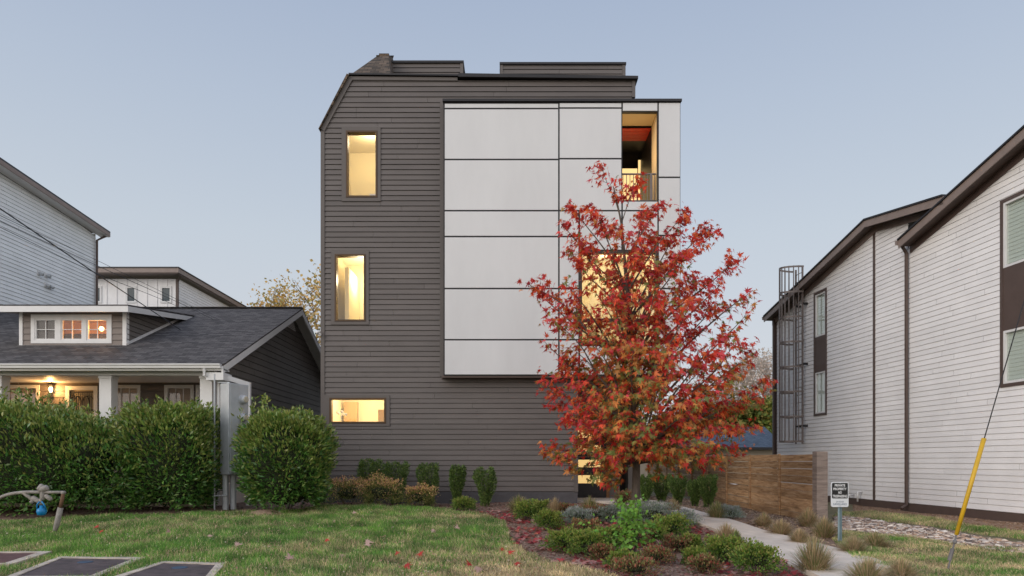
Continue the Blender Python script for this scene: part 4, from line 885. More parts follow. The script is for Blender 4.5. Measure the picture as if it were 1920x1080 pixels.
# ================================================================== FENCE
FN = thing('wood_fence', 'weathered horizontal board fence running back from the footpath', 'fence', (7.4, 16.2, .1))
fy0, fy1 = 16.3, 40.0; FX = lambda y: 7.33+(7.62-7.33)*(y-fy0)/(fy1-fy0)
ZT = 1.815; nb = 9; bh = (ZT-.12)/nb
posts = [fy0-.05]+[fy0+2.4*k for k in range(1, 10)]
r2 = random.Random(5)
for i, (ya, yb_) in enumerate(zip(posts[:-1], posts[1:])):
    mb = MB()
    for k in range(nb):
        g1 = r2.choice([.004, .006, .010, .016]) if k < nb-3 else r2.choice([.008, .014, .02, .024]); z0 = .10+k*bh; z1 = z0+bh-g1; dzz = r2.uniform(-.004, .004); off = r2.uniform(-.004, .004)
        a0, a1_ = ya+.07, yb_+.05
        mb.hexa([(FX(a0)-.015+off, a0, z0), (FX(a0)+.012+off, a0, z0), (FX(a0)+.012+off, a0, z1), (FX(a0)-.015+off, a0, z1)], [(FX(a1_)-.015+off, a1_, z0+dzz), (FX(a1_)+.012+off, a1_, z0+dzz), (FX(a1_)+.012+off, a1_, z1+dzz), (FX(a1_)-.015+off, a1_, z1+dzz)])
    mb.build('board_panel', m_wood, FN, bevel=.003)
for i, y in enumerate(posts):
    mb = MB()
    if i == 0: mb.box(FX(y)-.13, FX(y)+.13, y-.13, y+.12, -.1, ZT+.02)
    else: mb.box(FX(y)-.065, FX(y)-.016, y-.05, y+.05, -.1, ZT-.01)
    mb.build('post', m_post if i == 0 else m_wood, FN, bevel=.008)

# ================================================================== SIGN
SP = G(1576, 1019); SG = thing('warning_sign', 'small black and white private property sign on a galvanised post', 'sign', SP)
mb = MB(); pw_ = .03; x = SP.x; zt = ZP(906, SP.y)
mb.prism([(x-.04, SP.y+.02, -.1), (x-.022, SP.y-.0, -.1), (x-.012, SP.y+.025, -.1), (x+.012, SP.y+.025, -.1), (x+.022, SP.y-.0, -.1), (x+.04, SP.y+.02, -.1), (x+.036, SP.y+.03, -.1), (x-.036, SP.y+.04, -.1)], (0, 0, zt+.1)); 
mb.build('post', M_('blue grey galvanised post', (.22, .30, .33), .45, .15, 6, metal=.4), SG)
sx0, sx1 = XP(1557.5, SP.y), XP(1590, SP.y); sz1, sz0 = ZP(904, SP.y), ZP(950.5, SP.y); cxs = (sx0+sx1)/2
def rr(x0, x1, z0, z1, r, y):
    o = []
    for (cx, cz, a0) in ((x1-r, z0+r, -90), (x1-r, z1-r, 0), (x0+r, z1-r, 90), (x0+r, z0+r, 180)):
        for k in range(5): a = R(a0+k*22.5); o.append((cx+r*math.cos(a), y, cz+r*math.sin(a)))
    return o
ys = SP.y-.022
mb = MB(); mb.prism(rr(sx0, sx1, sz0, sz1, .035, ys), (0, .018, 0)); pl = mb.build('sign_plate', M_('white sign sheet', (.66, .68, .70), .4), SG)
zsplit = ZP(934.5, SP.y); mb = MB(); mb.prism(rr(sx0+.014, sx1-.014, zsplit, sz1-.014, .022, ys-.003), (0, .003, 0)); mb.build('black_field', M_('black sign print', (.012, .012, .013), .4), pl)
def text(s_, cx, z, hgt, wid, mat, y, bold=.0):
    cu = bpy.data.curves.new('lettering', 'FONT'); cu.body = s_; cu.size = 1; cu.align_x = 'CENTER'; cu.offset = bold
    o = bpy.data.objects.new('t', cu); COL.objects.link(o); bpy.context.view_layer.update()
    me = bpy.data.meshes.new_from_object(o.evaluated_get(bpy.context.evaluated_depsgraph_get())); bpy.data.objects.remove(o)
    co = np.zeros(len(me.vertices)*3); me.vertices.foreach_get('co', co); co = co.reshape(-1, 3)
    mn, mxx = co.min(0), co.max(0); X = (co[:, 0]-(mn[0]+mxx[0])/2)/(mxx[0]-mn[0])*wid+cx; Z = (co[:, 1]-mn[1])/(mxx[1]-mn[1])*hgt+z
    me.vertices.foreach_set('co', np.stack([X, np.full(len(X), y), Z], 1).reshape(-1)); me.materials.clear(); me.materials.append(mat); me.name = 'lettering'
    return link('lettering', me, pl)
m_wt = M_('white print', (.75, .75, .75), .4); m_bt = M_('grey blue print', (.12, .17, .22), .4)
wS = sx1-sx0; hS = sz1-zsplit
for s_, f_, wf, hf in (('PRIVATE', .73, .60, .15), ('PROPERTY', .51, .76, .15), ('NO', .29, .20, .15), ('TRESPASSING', .06, .84, .16)): text(s_, cxs, zsplit+hS*f_, hS*hf, wS*wf, m_wt, ys-.0045, .025)
text('24 HOUR', cxs, sz0+.085, .03, wS*.45, m_bt, ys-.002, .01); text('SURVEILLANCE', cxs, sz0+.035, .038, wS*.78, m_bt, ys-.002, .01)
mb = MB(); 
for z in (sz1-.02, sz0+.02): mb.lathe((cxs, ys-.004, z), (0, -1, 0), [(0, .008), (.006, .008), (.008, .003)], 8)
mb.build('bolt', m_steel, pl)

# ================================================================== GUY WIRE, PIPES, PIT LIDS, CABLES
g0 = G(1775, 1070); gt = P(1845, 822, g0.y+.0); gm = P(1793, 1003, g0.y); top = P(2084, 0, g0.y)
W1 = thing('guy_wire', 'steel guy wire with a yellow plastic guard anchored in the grass', 'cable', g0)
mb = MB(); mb.tube([gm, gt], [.028, .032], 10); mb.build('yellow_guard', M_('yellow plastic', (.60, .36, .02), .45, .15, 5), W1, smooth=True)
mb = MB(); dr_ = (top-gt).normalized(); mb.tube([gm, gt+dr_*12], .009, 6); mb.build('wire', m_black, W1)
mb = MB(); mb.tube([g0-Vector((.02, 0, .15)), gm], .013, 8); q = g0.lerp(gm, .45); mb.tube([q-dr_*.09, q+dr_*.09], .028, 8); mb.lathe(q+dr_*.16, dr_, [(0, .012), (.02, .03), (.05, .03), (.07, .012)], 8); mb.build('anchor_rod', M_('dull anchor steel', (.16, .15, .15), .6, .2, 6), W1)
# backflow pipe
B0 = G(100, 1000); Dp = B0.y; BP = thing('backflow_pipe', 'bent grey water pipe with wrapped valve beside the left hedge', 'pipe', B0)
m_ptape = M_('weathered pipe wrap', (.26, .235, .21), .8, .3, 9, .6, 30)
mb = MB(); mb.tube(spl([P(-60, 990, Dp+.2), P(-30, 955, Dp+.15), P(5, 931, Dp+.1), P(40, 923.5, Dp), P(80, 923, Dp)], 4), .034, 10); mb.tube([P(80, 923, Dp), P(119, 923, Dp)], .03, 10); mb.lathe(P(119, 924, Dp), (1, 0, 0), [(-.03, .04), (.03, .04)], 10); mb.build('pipe', m_ptape, BP, smooth=True)
mb = MB(); mb.tube([P(119, 924, Dp), P(113, 955, Dp)], .035, 10, 0); mb.build('upper_leg', M_('rusty pipe', (.13, .07, .04), .9, .3, 8), BP, smooth=True)
mb = MB(); mb.tube([P(113.5, 952, Dp), P(106, 985, Dp), P(100, 1004, Dp)], [.052, .05, .03], 10); mb.build('lower_leg', m_ptape, BP, smooth=True)
mb = MB()
for (px, py, r_, ax, l_) in ((82, 917, .065, (.9, 0, .35), .09), (76, 914, .05, (.3, .5, .8), .07), (80, 928, .05, (0, 0, 1), .1), (68, 937, .05, (.8, 0, -.5), .10), (91, 933, .045, (.7, .1, -.6), .08), (52, 930, .035, (.8, 0, -.6), .15), (76, 941, .04, (0, 0, 1), .06), (61, 940, .04, (.2, .6, .5), .05)):
    mb.lathe(P(px, py, Dp), ax, [(-l_, r_*.6), (-l_*.8, r_*.95), (0, r_), (l_*.8, r_*.95), (l_, r_*.6)], 10)
mb.build('valve', m_ptape, BP, smooth=True)
mb = MB(); c = P(78, 957, Dp-.02); mb.lathe(c, (0, 0, 1), [(-.10, .03), (-.09, .075), (-.02, .095), (.03, .08), (.05, .04), (.10, .035)], 12); 
for s_ in (-1, 1): mb.tube([c+Vector((s_*.09, 0, .02)), c+Vector((s_*.07, -.03, .12)), c+Vector((s_*.02, -.03, .18))], .014, 6)
mb.build('blue_cap', M_('blue plastic', (.01, .20, .46), .35, .1, 6), BP, smooth=True)
# meter pit lids
m_lid = M_('dark weathered lid', (.075, .055, .055), .8, .45, 5, .5, 40); m_lid2 = M_('rusty brown lid', (.11, .05, .045), .7, .3, 6, .5, 40); m_rim = M_('worn concrete rim', (.46, .39, .32), .9, .4, 4, .6, 50)
def pit(c4, lidm, label, rimw=.14, lift=.10):
    g4 = [G(*p) for p in c4]; zt_ = max(v.z for v in g4)+lift*.4; c = sum(g4, Vector())/4
    t = thing('meter_pit', label, 'meter pit', (c.x, c.y, c.z), 'meter pits sunk in the lawn'); up_ = Vector((0, 0, 1))
    o_ = [Vector((v.x, v.y, zt_)) for v in g4]; cc = sum(o_, Vector())/4; i_ = [v+(cc-v).normalized()*rimw*1.5 for v in o_]
    mb = MB()
    for k in range(4):
        a, b = o_[k], o_[(k+1) % 4]; ia, ib = i_[k], i_[(k+1) % 4]
        mb.hexa([Vector((a.x, a.y, a.z-.3)), Vector((b.x, b.y, b.z-.3)), Vector((ib.x, ib.y, ib.z-.3)), Vector((ia.x, ia.y, ia.z-.3))], [a, b, ib, ia])
    mb.build('rim', m_rim, t)
    mb = MB(); mb.hexa([v-up_*.06 for v in i_], [v-up_*.012 for v in i_]); ld = mb.build('lid', lidm, t)
    mb = MB(); cb_ = i_[1].lerp(i_[2], .22)*.45+i_[0].lerp(i_[3], .22)*.55; mb.lathe(cb_-up_*.012, up_, [(0, .11), (.006, .11), (.012, .09)], 14); mb.build('reading_cap', M_('blue grey cap', (.04, .07, .12), .4), ld)
    return t
pit(PITQ[0], m_lid2, 'leftmost meter pit with a rusty brown lid in a pale rim')
pit(PITQ[1], m_lid, 'middle meter pit with a dark lid in a pale rim')
pit(PITQ[2], m_lid, 'rightmost meter pit with dark lid and crumbling pale rim')
# service cables to the bungalow
def cable(pts, label, r_=.012):
    t = thing('overhead_cable', label, 'cable', P(*pts[-1]), 'overhead cables to the bungalow'); mb = MB(); mb.tube(spl([P(*p) for p in pts], 5), r_, 5); mb.build('wire', m_black, t); return t
cable([(-260, 215, 9), (0, 391, 13), (90, 452, 15), (171, 507, 17), (233, 548, 18.8), (338, 618, 21.4)], 'lowest thick cable sagging across the white wall to the bungalow roof', .014)
cable([(-260, 290, 9), (0, 414, 13), (171, 493, 17), (334, 567, 21), (400, 599, 23)], 'thin black cable, middle one of those crossing the white wall', .008)
cable([(-260, 305, 9), (0, 426, 13), (171, 508, 17), (290, 556, 20), (345, 580, 22.6)], 'thin black cable just below the middle one over the white wall', .007)
cable([(-260, 270, 9), (0, 404, 13), (171, 483, 17), (245, 519, 19), (420, 604, 23.4)], 'thinnest upper cable crossing the sky beside the white wall', .006)

# ================================================================== PLANTS
def leaf_t(w, l, fold=.15, tip=.5):
    """pointed leaf along +y, two quads folded on the rib"""
    return np.array([(0, 0, 0), (w, l*tip, fold*w), (0, l, -.12*l), (-w, l*tip, fold*w), (0, l*tip, 0)]), [(0, 1, 4), (1, 2, 4), (0, 4, 3), (4, 2, 3)]
def shell_pts(c, rad, n, ex=3.0, inner=.78, seed=0, lump=.10, cut=None):
    r = np.random.default_rng(seed); R_ = np.array(rad); ar = np.array([R_[1]*R_[2], R_[0]*R_[2], R_[0]*R_[1]]); fa = r.choice(3, n, p=ar/ar.sum()); d = r.uniform(-1, 1, (n, 3))
    d[np.arange(n), fa] = np.where(r.uniform(0, 1, n) < .5, -1, 1); d[:, 2] = np.where((fa == 2), 1, d[:, 2]); d /= np.linalg.norm(d, axis=1, keepdims=True)
    k = (np.abs(d)**ex).sum(1)**(-1/ex); lm = 1+lump*.8*np.sin(d[:, 0]*6+seed)*np.cos(d[:, 2]*5+seed*2)+lump*.5*np.sin(d[:, 1]*9+d[:, 2]*8+seed)+lump*.5*np.sin(d[:, 0]*19+d[:, 1]*7+seed)*np.sin(d[:, 2]*17+seed)
    t = r.uniform(inner**3, 1.04, n)**(1/3); p = d*(k*lm*t)[:, None]*np.array(rad)[None]
    nn = d/np.array(rad)[None]; nn /= np.linalg.norm(nn, axis=1, keepdims=True)
    return p+np.array(c)[None], nn, t
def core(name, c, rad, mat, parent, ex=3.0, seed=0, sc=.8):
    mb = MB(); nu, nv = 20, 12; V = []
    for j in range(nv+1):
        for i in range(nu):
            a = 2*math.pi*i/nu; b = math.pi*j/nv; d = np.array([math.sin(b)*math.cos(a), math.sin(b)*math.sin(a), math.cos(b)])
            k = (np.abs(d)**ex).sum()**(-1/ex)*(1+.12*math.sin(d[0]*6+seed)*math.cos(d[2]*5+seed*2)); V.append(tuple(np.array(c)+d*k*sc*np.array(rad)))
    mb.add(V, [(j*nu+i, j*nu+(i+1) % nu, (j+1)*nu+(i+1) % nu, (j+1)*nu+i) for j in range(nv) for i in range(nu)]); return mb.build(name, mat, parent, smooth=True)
def shrub(name, label, cat, c, rad, n, lw, ll, cols, group=None, seed=1, ex=2.4, mat=None, inner=.7, lump=.12, tipcol=None, up=.5, corescale=.78, stem=True, tilt=0, extra=None, taper=0):
    """c is the base on the ground; rad the half sizes"""
    r = np.random.default_rng(seed); t = thing(name, label, cat, c, group); cc = (c[0], c[1], c[2]+rad[2]*.92)
    p, nn, tt = shell_pts(cc, rad, n, ex, inner, seed, lump); p[:, 2] -= tilt*np.clip((p[:, 0]-c[0])/rad[0], -1, 1)*(p[:, 2]-c[2])/(2*rad[2]); p[:, :2] = np.array(c)[None, :2]+(p[:, :2]-np.array(c)[None, :2])*(1-taper*np.clip(1-(p[:, 2:3]-c[2])/(1.1*rad[2]), 0, 1)); ok = p[:, 2] > c[2]+.01; p, nn, tt = p[ok], nn[ok], tt[ok]; N = len(p)
    tv, tf = leaf_t(lw, ll); ydir = nn+np.array([[0, 0, up]])+r.normal(0, .45, (N, 3))
    if extra:
        for (x_, y_, z_, h_) in extra:
            m_e = 26; q_ = np.stack([r.normal(x_, .035, m_e), r.normal(y_, .035, m_e), z_+h_*np.arange(m_e)/m_e], 1); dd_ = np.stack([r.normal(0, .8, m_e), r.normal(0, .8, m_e), np.full(m_e, .9)], 1)
            p = np.concatenate([p, q_]); nn = np.concatenate([nn, dd_]); ydir = np.concatenate([ydir, dd_]); tt = np.concatenate([tt, np.ones(m_e)])
        N = len(p)
    ydir /= np.linalg.norm(ydir, axis=1, keepdims=True)
    a = r.normal(0, 1, (N, 3)); X = np.cross(ydir, a); X /= np.linalg.norm(X, axis=1, keepdims=True); Z = np.cross(X, ydir)
    M = np.stack([X, ydir, Z], 2)*r.uniform(.65, 1.25, (N, 1, 1)); cols = np.array(cols); C = cols[r.integers(0, len(cols), N)]*r.uniform(.7, 1.3, (N, 1))
    if tipcol is not None:
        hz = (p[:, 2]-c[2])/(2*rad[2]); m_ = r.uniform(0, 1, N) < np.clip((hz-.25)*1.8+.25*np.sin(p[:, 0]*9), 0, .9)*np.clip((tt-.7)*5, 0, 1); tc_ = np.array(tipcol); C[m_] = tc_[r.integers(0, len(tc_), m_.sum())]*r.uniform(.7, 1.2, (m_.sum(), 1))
    inst('foliage', tv, tf, M, p, C, mat or m_leaf, t)
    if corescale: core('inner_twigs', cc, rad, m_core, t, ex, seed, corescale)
    if stem:
        mb = MB(); rr_ = random.Random(seed)
        for k in range(5): a_ = rr_.uniform(0, 6.28); mb.tube([Vector(c)+Vector((.03*math.cos(a_), .03*math.sin(a_), -.05)), Vector(c)+Vector((rad[0]*.4*math.cos(a_), rad[1]*.4*math.sin(a_), rad[2]*.7))], [.018, .008], 5)
        mb.build('stem', m_twig, t)
    return t
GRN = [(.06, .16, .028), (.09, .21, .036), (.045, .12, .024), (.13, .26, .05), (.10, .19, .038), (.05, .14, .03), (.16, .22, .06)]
# hedges
def hedge(label, cx, cy, rx, ry, hz, n, seed, ex=4, tilt=0, extra=None):
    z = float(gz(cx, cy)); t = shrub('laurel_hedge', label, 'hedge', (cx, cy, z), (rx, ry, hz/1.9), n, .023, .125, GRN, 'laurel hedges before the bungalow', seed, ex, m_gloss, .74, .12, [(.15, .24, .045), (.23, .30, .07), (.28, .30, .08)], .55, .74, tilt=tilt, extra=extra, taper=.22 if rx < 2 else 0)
    return t
r3 = random.Random(9)
def sh(L, D, h=.42): return [(XP(px, D), D+r3.uniform(-.25, .35), ZP(py, D)-h*.72, h) for px, py in L]
h1 = hedge('long laurel hedge at the left edge behind the grey water pipe', -12.95, 16.9, 3.70, 1.35, 2.66, 36000, 3, 5, .80, sh([(x_, 736+.22*x_+r3.uniform(-7, 7)) for x_ in range(4, 236, 13)], 16.5))
h2 = hedge('boxy laurel hedge just left of the steel cabinet', XP(325, 17.3), 17.3, 1.08, 1.0, 2.50, 15000, 5, 4.2, 0, sh([(x_, 762+r3.uniform(-7, 7)) for x_ in range(256, 408, 13)], 17.1))
h3 = hedge('free standing rounded laurel hedge right of the steel cabinet', XP(538, 17.1), 17.1, 1.10, 1.05, 2.46, 15000, 8, 2.9, 0, sh([(x_, 776+r3.uniform(-6, 6)) for x_ in range(458, 596, 13)]+[(478, 756), (486, 752), (492, 750), (500, 756)], 17.0, .5))

# upright yews against the house
YG = [(.10, .17, .04), (.13, .21, .05), (.20, .27, .07), (.07, .12, .03)]
def up_shrub(label, px, ptop, pbase, wpx, D, grp, seed, narrow=False):
    x = XP(px, D); z0 = float(gz(x, D)); zt_ = ZP(ptop, D); hw = wpx/2/F*D; t = thing('upright_yew', label, 'shrub', (x, D, z0), grp); r = np.random.default_rng(seed)
    h = zt_-z0; n = int(2600*(.7+h)); f = r.uniform(0, 1, n)**.8; a = r.uniform(0, 6.28, n); w_ = hw*(.35+.65*ss(0, .75, f))*(1.0-.2*ss(.9, 1, f))*(1+.18*np.sin(a*3+f*6+seed)); q = r.uniform(.35, 1, n)**.5
    p = np.stack([x+w_*q*np.cos(a)+.06*np.sin(f*5+seed)*0, D+w_*q*np.sin(a)*.9, z0+.05+f*h+.06*np.sin(a*4+seed)], 1)
    Yd = np.stack([np.cos(a)*.7, np.sin(a)*.7, np.ones(n)*.9], 1)+r.normal(0, .4, (n, 3)); Yd /= np.linalg.norm(Yd, axis=1, keepdims=True); X = np.cross(Yd, r.normal(0, 1, (n, 3))); X /= np.linalg.norm(X, axis=1, keepdims=True)
    M = np.stack([X, Yd, np.cross(X, Yd)], 2)*r.uniform(.7, 1.3, (n, 1, 1)); cc = np.array(YG); C = cc[r.integers(0, 4, n)]*r.uniform(.7, 1.3, (n, 1)); tv, tf = leaf_t(.011, .055); inst('foliage', tv, tf, M, p, C, m_leaf, t)
    mb = MB()
    for k in range(4): an = k*1.57+seed; mb.tube([(x, D, z0-.05), (x+hw*.35*math.cos(an), D+hw*.35*math.sin(an), z0+h*.8)], [.022, .008], 5)
    mb.build('stem', m_twig, t); return t
for px, pt_, w_, D, lb in ((693, 868, 44, 19.2, 'leftmost upright dark green yew against the grey wall'), (742, 873, 48, 19.2, 'second upright yew from the left, behind the golden shrubs'), (804, 876, 40, 19.1, 'middle upright yew between golden shrub and open wall'), (857, 880, 28, 18.9, 'slim upright yew above the low round green bush'), (910, 884, 40, 18.6, 'rightmost upright yew by the grey wall, forked at the top')):
    up_shrub(lb, px, pt_, 940, w_, D, 'upright yews along the grey wall', int(px))
for px, pt_, w_, D, lb in ((1211, 898, 24, 19.6, 'bright green yew just right of the maple trunk'), (1240, 896, 36, 20.0, 'second yew right of the trunk in front of the fence'), (1271, 901, 32, 19.4, 'middle yew of the row in front of the fence'), (1303, 908, 26, 18.6, 'short yew left of the tallest one near the fence post'), (1327, 898, 36, 18.4, 'rightmost bushy yew in front of the fence')):
    up_shrub(lb, px, pt_, 950, w_, D, 'yews in front of the wood fence', int(px))
# shrubs: px centre, ground py, width px, height px, type
KINDS = {
 'gold': dict(name='golden_spirea', cols=[(.16, .2, .05), (.3, .25, .08), (.12, .16, .04)], tip=[(.78, .50, .18), (.72, .40, .26), (.78, .62, .22), (.62, .28, .18)], lw=.010, ll=.035, n=5200),
 'box': dict(name='boxwood', cols=[(.10, .19, .03), (.13, .24, .04), (.07, .13, .025), (.18, .22, .05)], tip=[(.22, .32, .05), (.28, .28, .07)], lw=.012, ll=.040, n=3600),
 'sage': dict(name='lavender_bush', cols=[(.22, .30, .23), (.28, .37, .30), (.17, .23, .16), (.33, .37, .33)], tip=[(.38, .38, .42), (.3, .36, .27)], lw=.005, ll=.05, n=5200),
 'red': dict(name='barberry_bush', cols=[(.20, .06, .045), (.17, .10, .05), (.28, .15, .08), (.16, .17, .06), (.10, .14, .04)], tip=[(.36, .10, .07), (.36, .24, .11), (.2, .22, .07)], lw=.010, ll=.042, n=1900),
}
def bush(kind, px, py, w, h, label, seed, cat='shrub', grp=None, ry=1.0):
    k = KINDS[kind]; g = G(px, py-h*.12); D = g.y; rx = w*.54/F*D; rz_ = h/2/F*D*.92
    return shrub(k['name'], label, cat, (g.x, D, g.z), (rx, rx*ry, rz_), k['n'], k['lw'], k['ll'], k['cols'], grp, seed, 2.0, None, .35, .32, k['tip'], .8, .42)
def tuft(px, py, w, h, label, seed, n=420, dry=.6, grp=None):
    g = G(px, py-2); D = g.y; r = np.random.default_rng(seed); H_ = h/F*D; Wd = w/2/F*D; t = thing('grass_tuft', label, 'grass', (g.x, D, g.z), grp)
    a = r.uniform(0, 6.28, n); sp_ = r.uniform(0, 1, n)**.7; tx = np.cos(a)*sp_*Wd; ty = np.sin(a)*sp_*Wd; hh = H_*(1-.45*sp_**2)*r.uniform(.45, 1.12, n); b0 = np.stack([g.x+tx*.34, D+ty*.34, np.full(n, g.z-.01)], 1)
    V = np.zeros((n, 7, 3)); side = np.stack([-np.sin(a+r.normal(0, .6, n)), np.cos(a), np.zeros(n)], 1)*.0045
    for j, (f, wd) in enumerate(((0, 1), (.5, .8), (.85, .5))):
        c = b0+np.stack([tx*.82*f**1.6, ty*.82*f**1.6, hh*(f-.12*f*f*sp_)], 1); V[:, 2*j] = c-side*wd; V[:, 2*j+1] = c+side*wd
    V[:, 6] = b0+np.stack([tx, ty, hh*(.98-.25*sp_)], 1)
    C = np.where(r.uniform(0, 1, (n, 1)) < dry, np.array([[.56, .42, .25]]), np.array([[.22, .28, .08]]))*r.uniform(.6, 1.25, (n, 1))
    Fq = np.array([(0, 1, 3, 2), (2, 3, 5, 4)]); Ft = np.array([(4, 5, 6)])
    me = bpy.data.meshes.new('blades'); base = np.arange(n)*7
    idx = np.concatenate([(Fq[None]+base[:, None, None]).reshape(-1), (Ft[None]+base[:, None, None]).reshape(-1)]).astype(np.int32)
    st = np.concatenate([np.arange(2*n)*4, 8*n+np.arange(n)*3]).astype(np.int32)
    me.vertices.add(n*7); me.vertices.foreach_set('co', V.reshape(-1)); me.loops.add(len(idx)); me.loops.foreach_set('vertex_index', idx); me.polygons.add(3*n); me.polygons.foreach_set('loop_start', st)
    ca = me.color_attributes.new('Col', 'FLOAT_COLOR', 'POINT'); c4 = np.ones((n, 7, 4)); c4[..., :3] = C[:, None]; ca.data.foreach_set('color', c4.reshape(-1)); me.materials.append(m_blade); me.update(calc_edges=True); me.validate()
    link('blades', me, t); return t
GS = 'golden shrubs in front of the grey wall'
bush('gold', 653, 956, 80, 58, 'left golden shrub touching the rounded hedge side', 11, grp=GS); bush('gold', 716, 958, 84, 64, 'largest golden shrub, below the second yew', 12, grp=GS); bush('gold', 786, 957, 60, 46, 'smallest golden shrub, at the right of its group', 13, grp=GS)
bush('box', 870, 962, 44, 28, 'low round green bush below the slim yew', 14)
BX = 'green bushes in the planting bed'
for i, (px, py, w, h, lb) in enumerate(((989, 980, 46, 38, 'green bush in front of the leftmost bed grass tuft'), (1029, 998, 50, 40, 'green bush at the left rim of the bed'), (1060, 1040, 74, 46, 'wide green bush at the front left of the bed'), (1106, 1052, 80, 56, 'largest green bush in the front middle of the bed'), (1258, 1012, 66, 44, 'green bush below the lavender near the path'), (1296, 1040, 40, 36, 'small green bush with pale blossom beside the leafy sapling'), (1356, 1062, 62, 52, 'green bush beside the path at the lower right'), (1418, 1085, 84, 64, 'bright green bush at the bottom of the picture by the path'), (1165, 1072, 50, 36, 'small green bush below the leafy sapling'), (1222, 1022, 54, 40, 'green bush between the sapling and the lavender by the path'), (1140, 1030, 50, 40, 'green bush touching the left side of the sapling'), (1305, 1064, 44, 34, 'green bush between the barberries near the path'), (1012, 970, 36, 30, 'smallest green bush by the straw tuft'))):
    bush('box', px, py, w, h, lb, 30+i, grp=BX)
for i, (px, py, w, h, lb) in enumerate(((1084, 990, 66, 36, 'grey green lavender left of the leafy sapling'), (1145, 985, 56, 36, 'pale lavender close behind the leafy sapling'), (1222, 992, 96, 50, 'large grey lavender right of the sapling below the trunk'), (1278, 992, 56, 32, 'lavender spilling towards the path edge'), (1368, 976, 44, 26, 'small lavender across the path before the yews'))):
    bush('sage', px, py, w, h, lb, 50+i, grp='lavender bushes')
for i, (px, py, w, h, lb) in enumerate(((1130, 1055, 46, 32, 'dark red barberry left of the sapling base'), (1098, 1010, 54, 34, 'reddish barberry behind the front green bushes'), (1232, 1062, 60, 34, 'brown red barberry right of the sapling'), (1188, 1030, 70, 40, 'barberry under the leafy sapling'), (1320, 1080, 60, 36, 'barberry at the bottom of the bed near the path'), (1170, 932+24, 34, 36, 'small wine red plant at the foot of the maple'), (1120, 985, 50, 36, 'rusty barberry between two lavenders'), (1272, 1040, 56, 34, 'brown barberry left of the blossom bush'), (1190, 1085, 90, 36, 'low barberry at the bottom of the picture'), (1060, 975, 40, 30, 'rusty low plant behind the left green bushes'))):
    bush('red', px, py, w, h, lb, 60+i, grp='red barberries')
for i, (px, py, w, h, dr_, lb) in enumerate(((972, 962, 52, 36, .45, 'spiky grass tuft at the back left corner of the bed'), (1040, 975, 44, 44, .95, 'dry straw tuft standing beside the leftmost green bushes'), (1106, 966, 52, 36, .5, 'grass tuft before the front door'), (1362, 1022, 60, 44, .9, 'straw coloured tuft between bed and path'), (1380, 1030, 34, 38, .3, 'greener small tuft at the path edge'), (1526, 1078, 96, 80, .7, 'large fountain grass tuft on the near side of the path'), (1465, 1005, 56, 34, .9, 'dry tuft beside the fence panel'), (1432, 990, 44, 30, .9, 'dry tuft beside the second fence post'), (1345, 975, 50, 38, .45, 'pale green tuft behind the small lavender'), (1625, 1100, 100, 60, .8, 'tall dry tuft at the bottom edge right of the path'), (1545, 1010, 60, 44, .75, 'dry tuft at the foot of the thick fence post'), (1600, 1040, 64, 36, .8, 'dry grass in front of the warning sign'), (1500, 1020, 50, 30, .85, 'dry tuft between path and last fence panel'), (1262, 962, 40, 28, .8, 'dry tuft before the middle yews'), (1515, 990, 50, 40, .9, 'dry tuft under the last fence panel'), (1690, 1090, 80, 46, .8, 'dry tuft at the bottom edge near the guy wire'), (1640, 1030, 70, 36, .7, 'low dry grass behind the warning sign post'), (1200, 965, 36, 30, .7, 'dry tuft at the maple trunk base'))):
    tuft(px, py, w, h, lb, 80+i, 1000, dr_, 'ornamental grass tufts')
# weeds under the hedges
mound = G(497, 966)
tt_ = thing('mulch_mound', 'small heap of pale straw mulch in front of the rounded hedge', 'mulch', mound)
mb = MB(); nu = 18; V = [tuple(mound+Vector((0, 0, .13)))]
for j in range(1, 5):
    for i in range(nu): a = 2*math.pi*i/nu; q = j/4; V.append((mound.x+.55*q*math.cos(a), mound.y+.4*q*math.sin(a), mound.z+.13*(1-q*q)+.012*math.sin(i*3+j*2)-.02*(j == 4)))
mb.add(V, [(0, 1+i, 1+(i+1) % nu) for i in range(nu)]+[(1+j*nu+i, 1+j*nu+(i+1) % nu, 1+(j+1)*nu+(i+1) % nu, 1+(j+1)*nu+i)[::-1] for j in range(3) for i in range(nu)]); mb.build('heap', M_('straw mulch', (.24, .15, .10), 1, col2=(.42, .30, .22), scale=22, bump=1, bscale=60), tt_, smooth=True)

# leafy sapling in the bed
g = G(1183, 1046); sp_ = thing('leafy_sapling', 'bright green broad leaved sapling in the middle of the bed', 'plant', g)
r = np.random.default_rng(77); T = []; mb = MB()
for k in range(26):
    px = 1183+r.normal(0, 22); py = r.uniform(945, 1030); w_ = 1-abs(py-1000)/90; tipp = P(1183+(px-1183)*(1.0 if py > 990 else .55), py, g.y+r.uniform(-.3, .3)); mb.tube([g, g.lerp(tipp, .5)+Vector((0, 0, .1)), tipp], [.01, .006, .003], 5)
    for j in range(26): T.append(np.array(tipp)+r.normal(0, 1, 3)*np.array([.10, .10, .10]))
mb.build('stem', m_twig, sp_); T = np.array(T); N = len(T); Z = r.normal(0, .5, (N, 3))+np.array([[0, -.6, .6]]); M = basis(Z, r.uniform(0, 6.28, N))*r.uniform(.7, 1.3, (N, 1, 1)); tv, tf = leaf_t(.028, .07, .1, .4)
inst('foliage', tv, tf, M, T, np.array([[.13, .32, .04]])*r.uniform(.5, 1.25, (N, 1))+np.array([[.06, .04, .0]])*r.uniform(0, 1, (N, 1)), m_leaf, sp_)
g = G(1176, 950); 

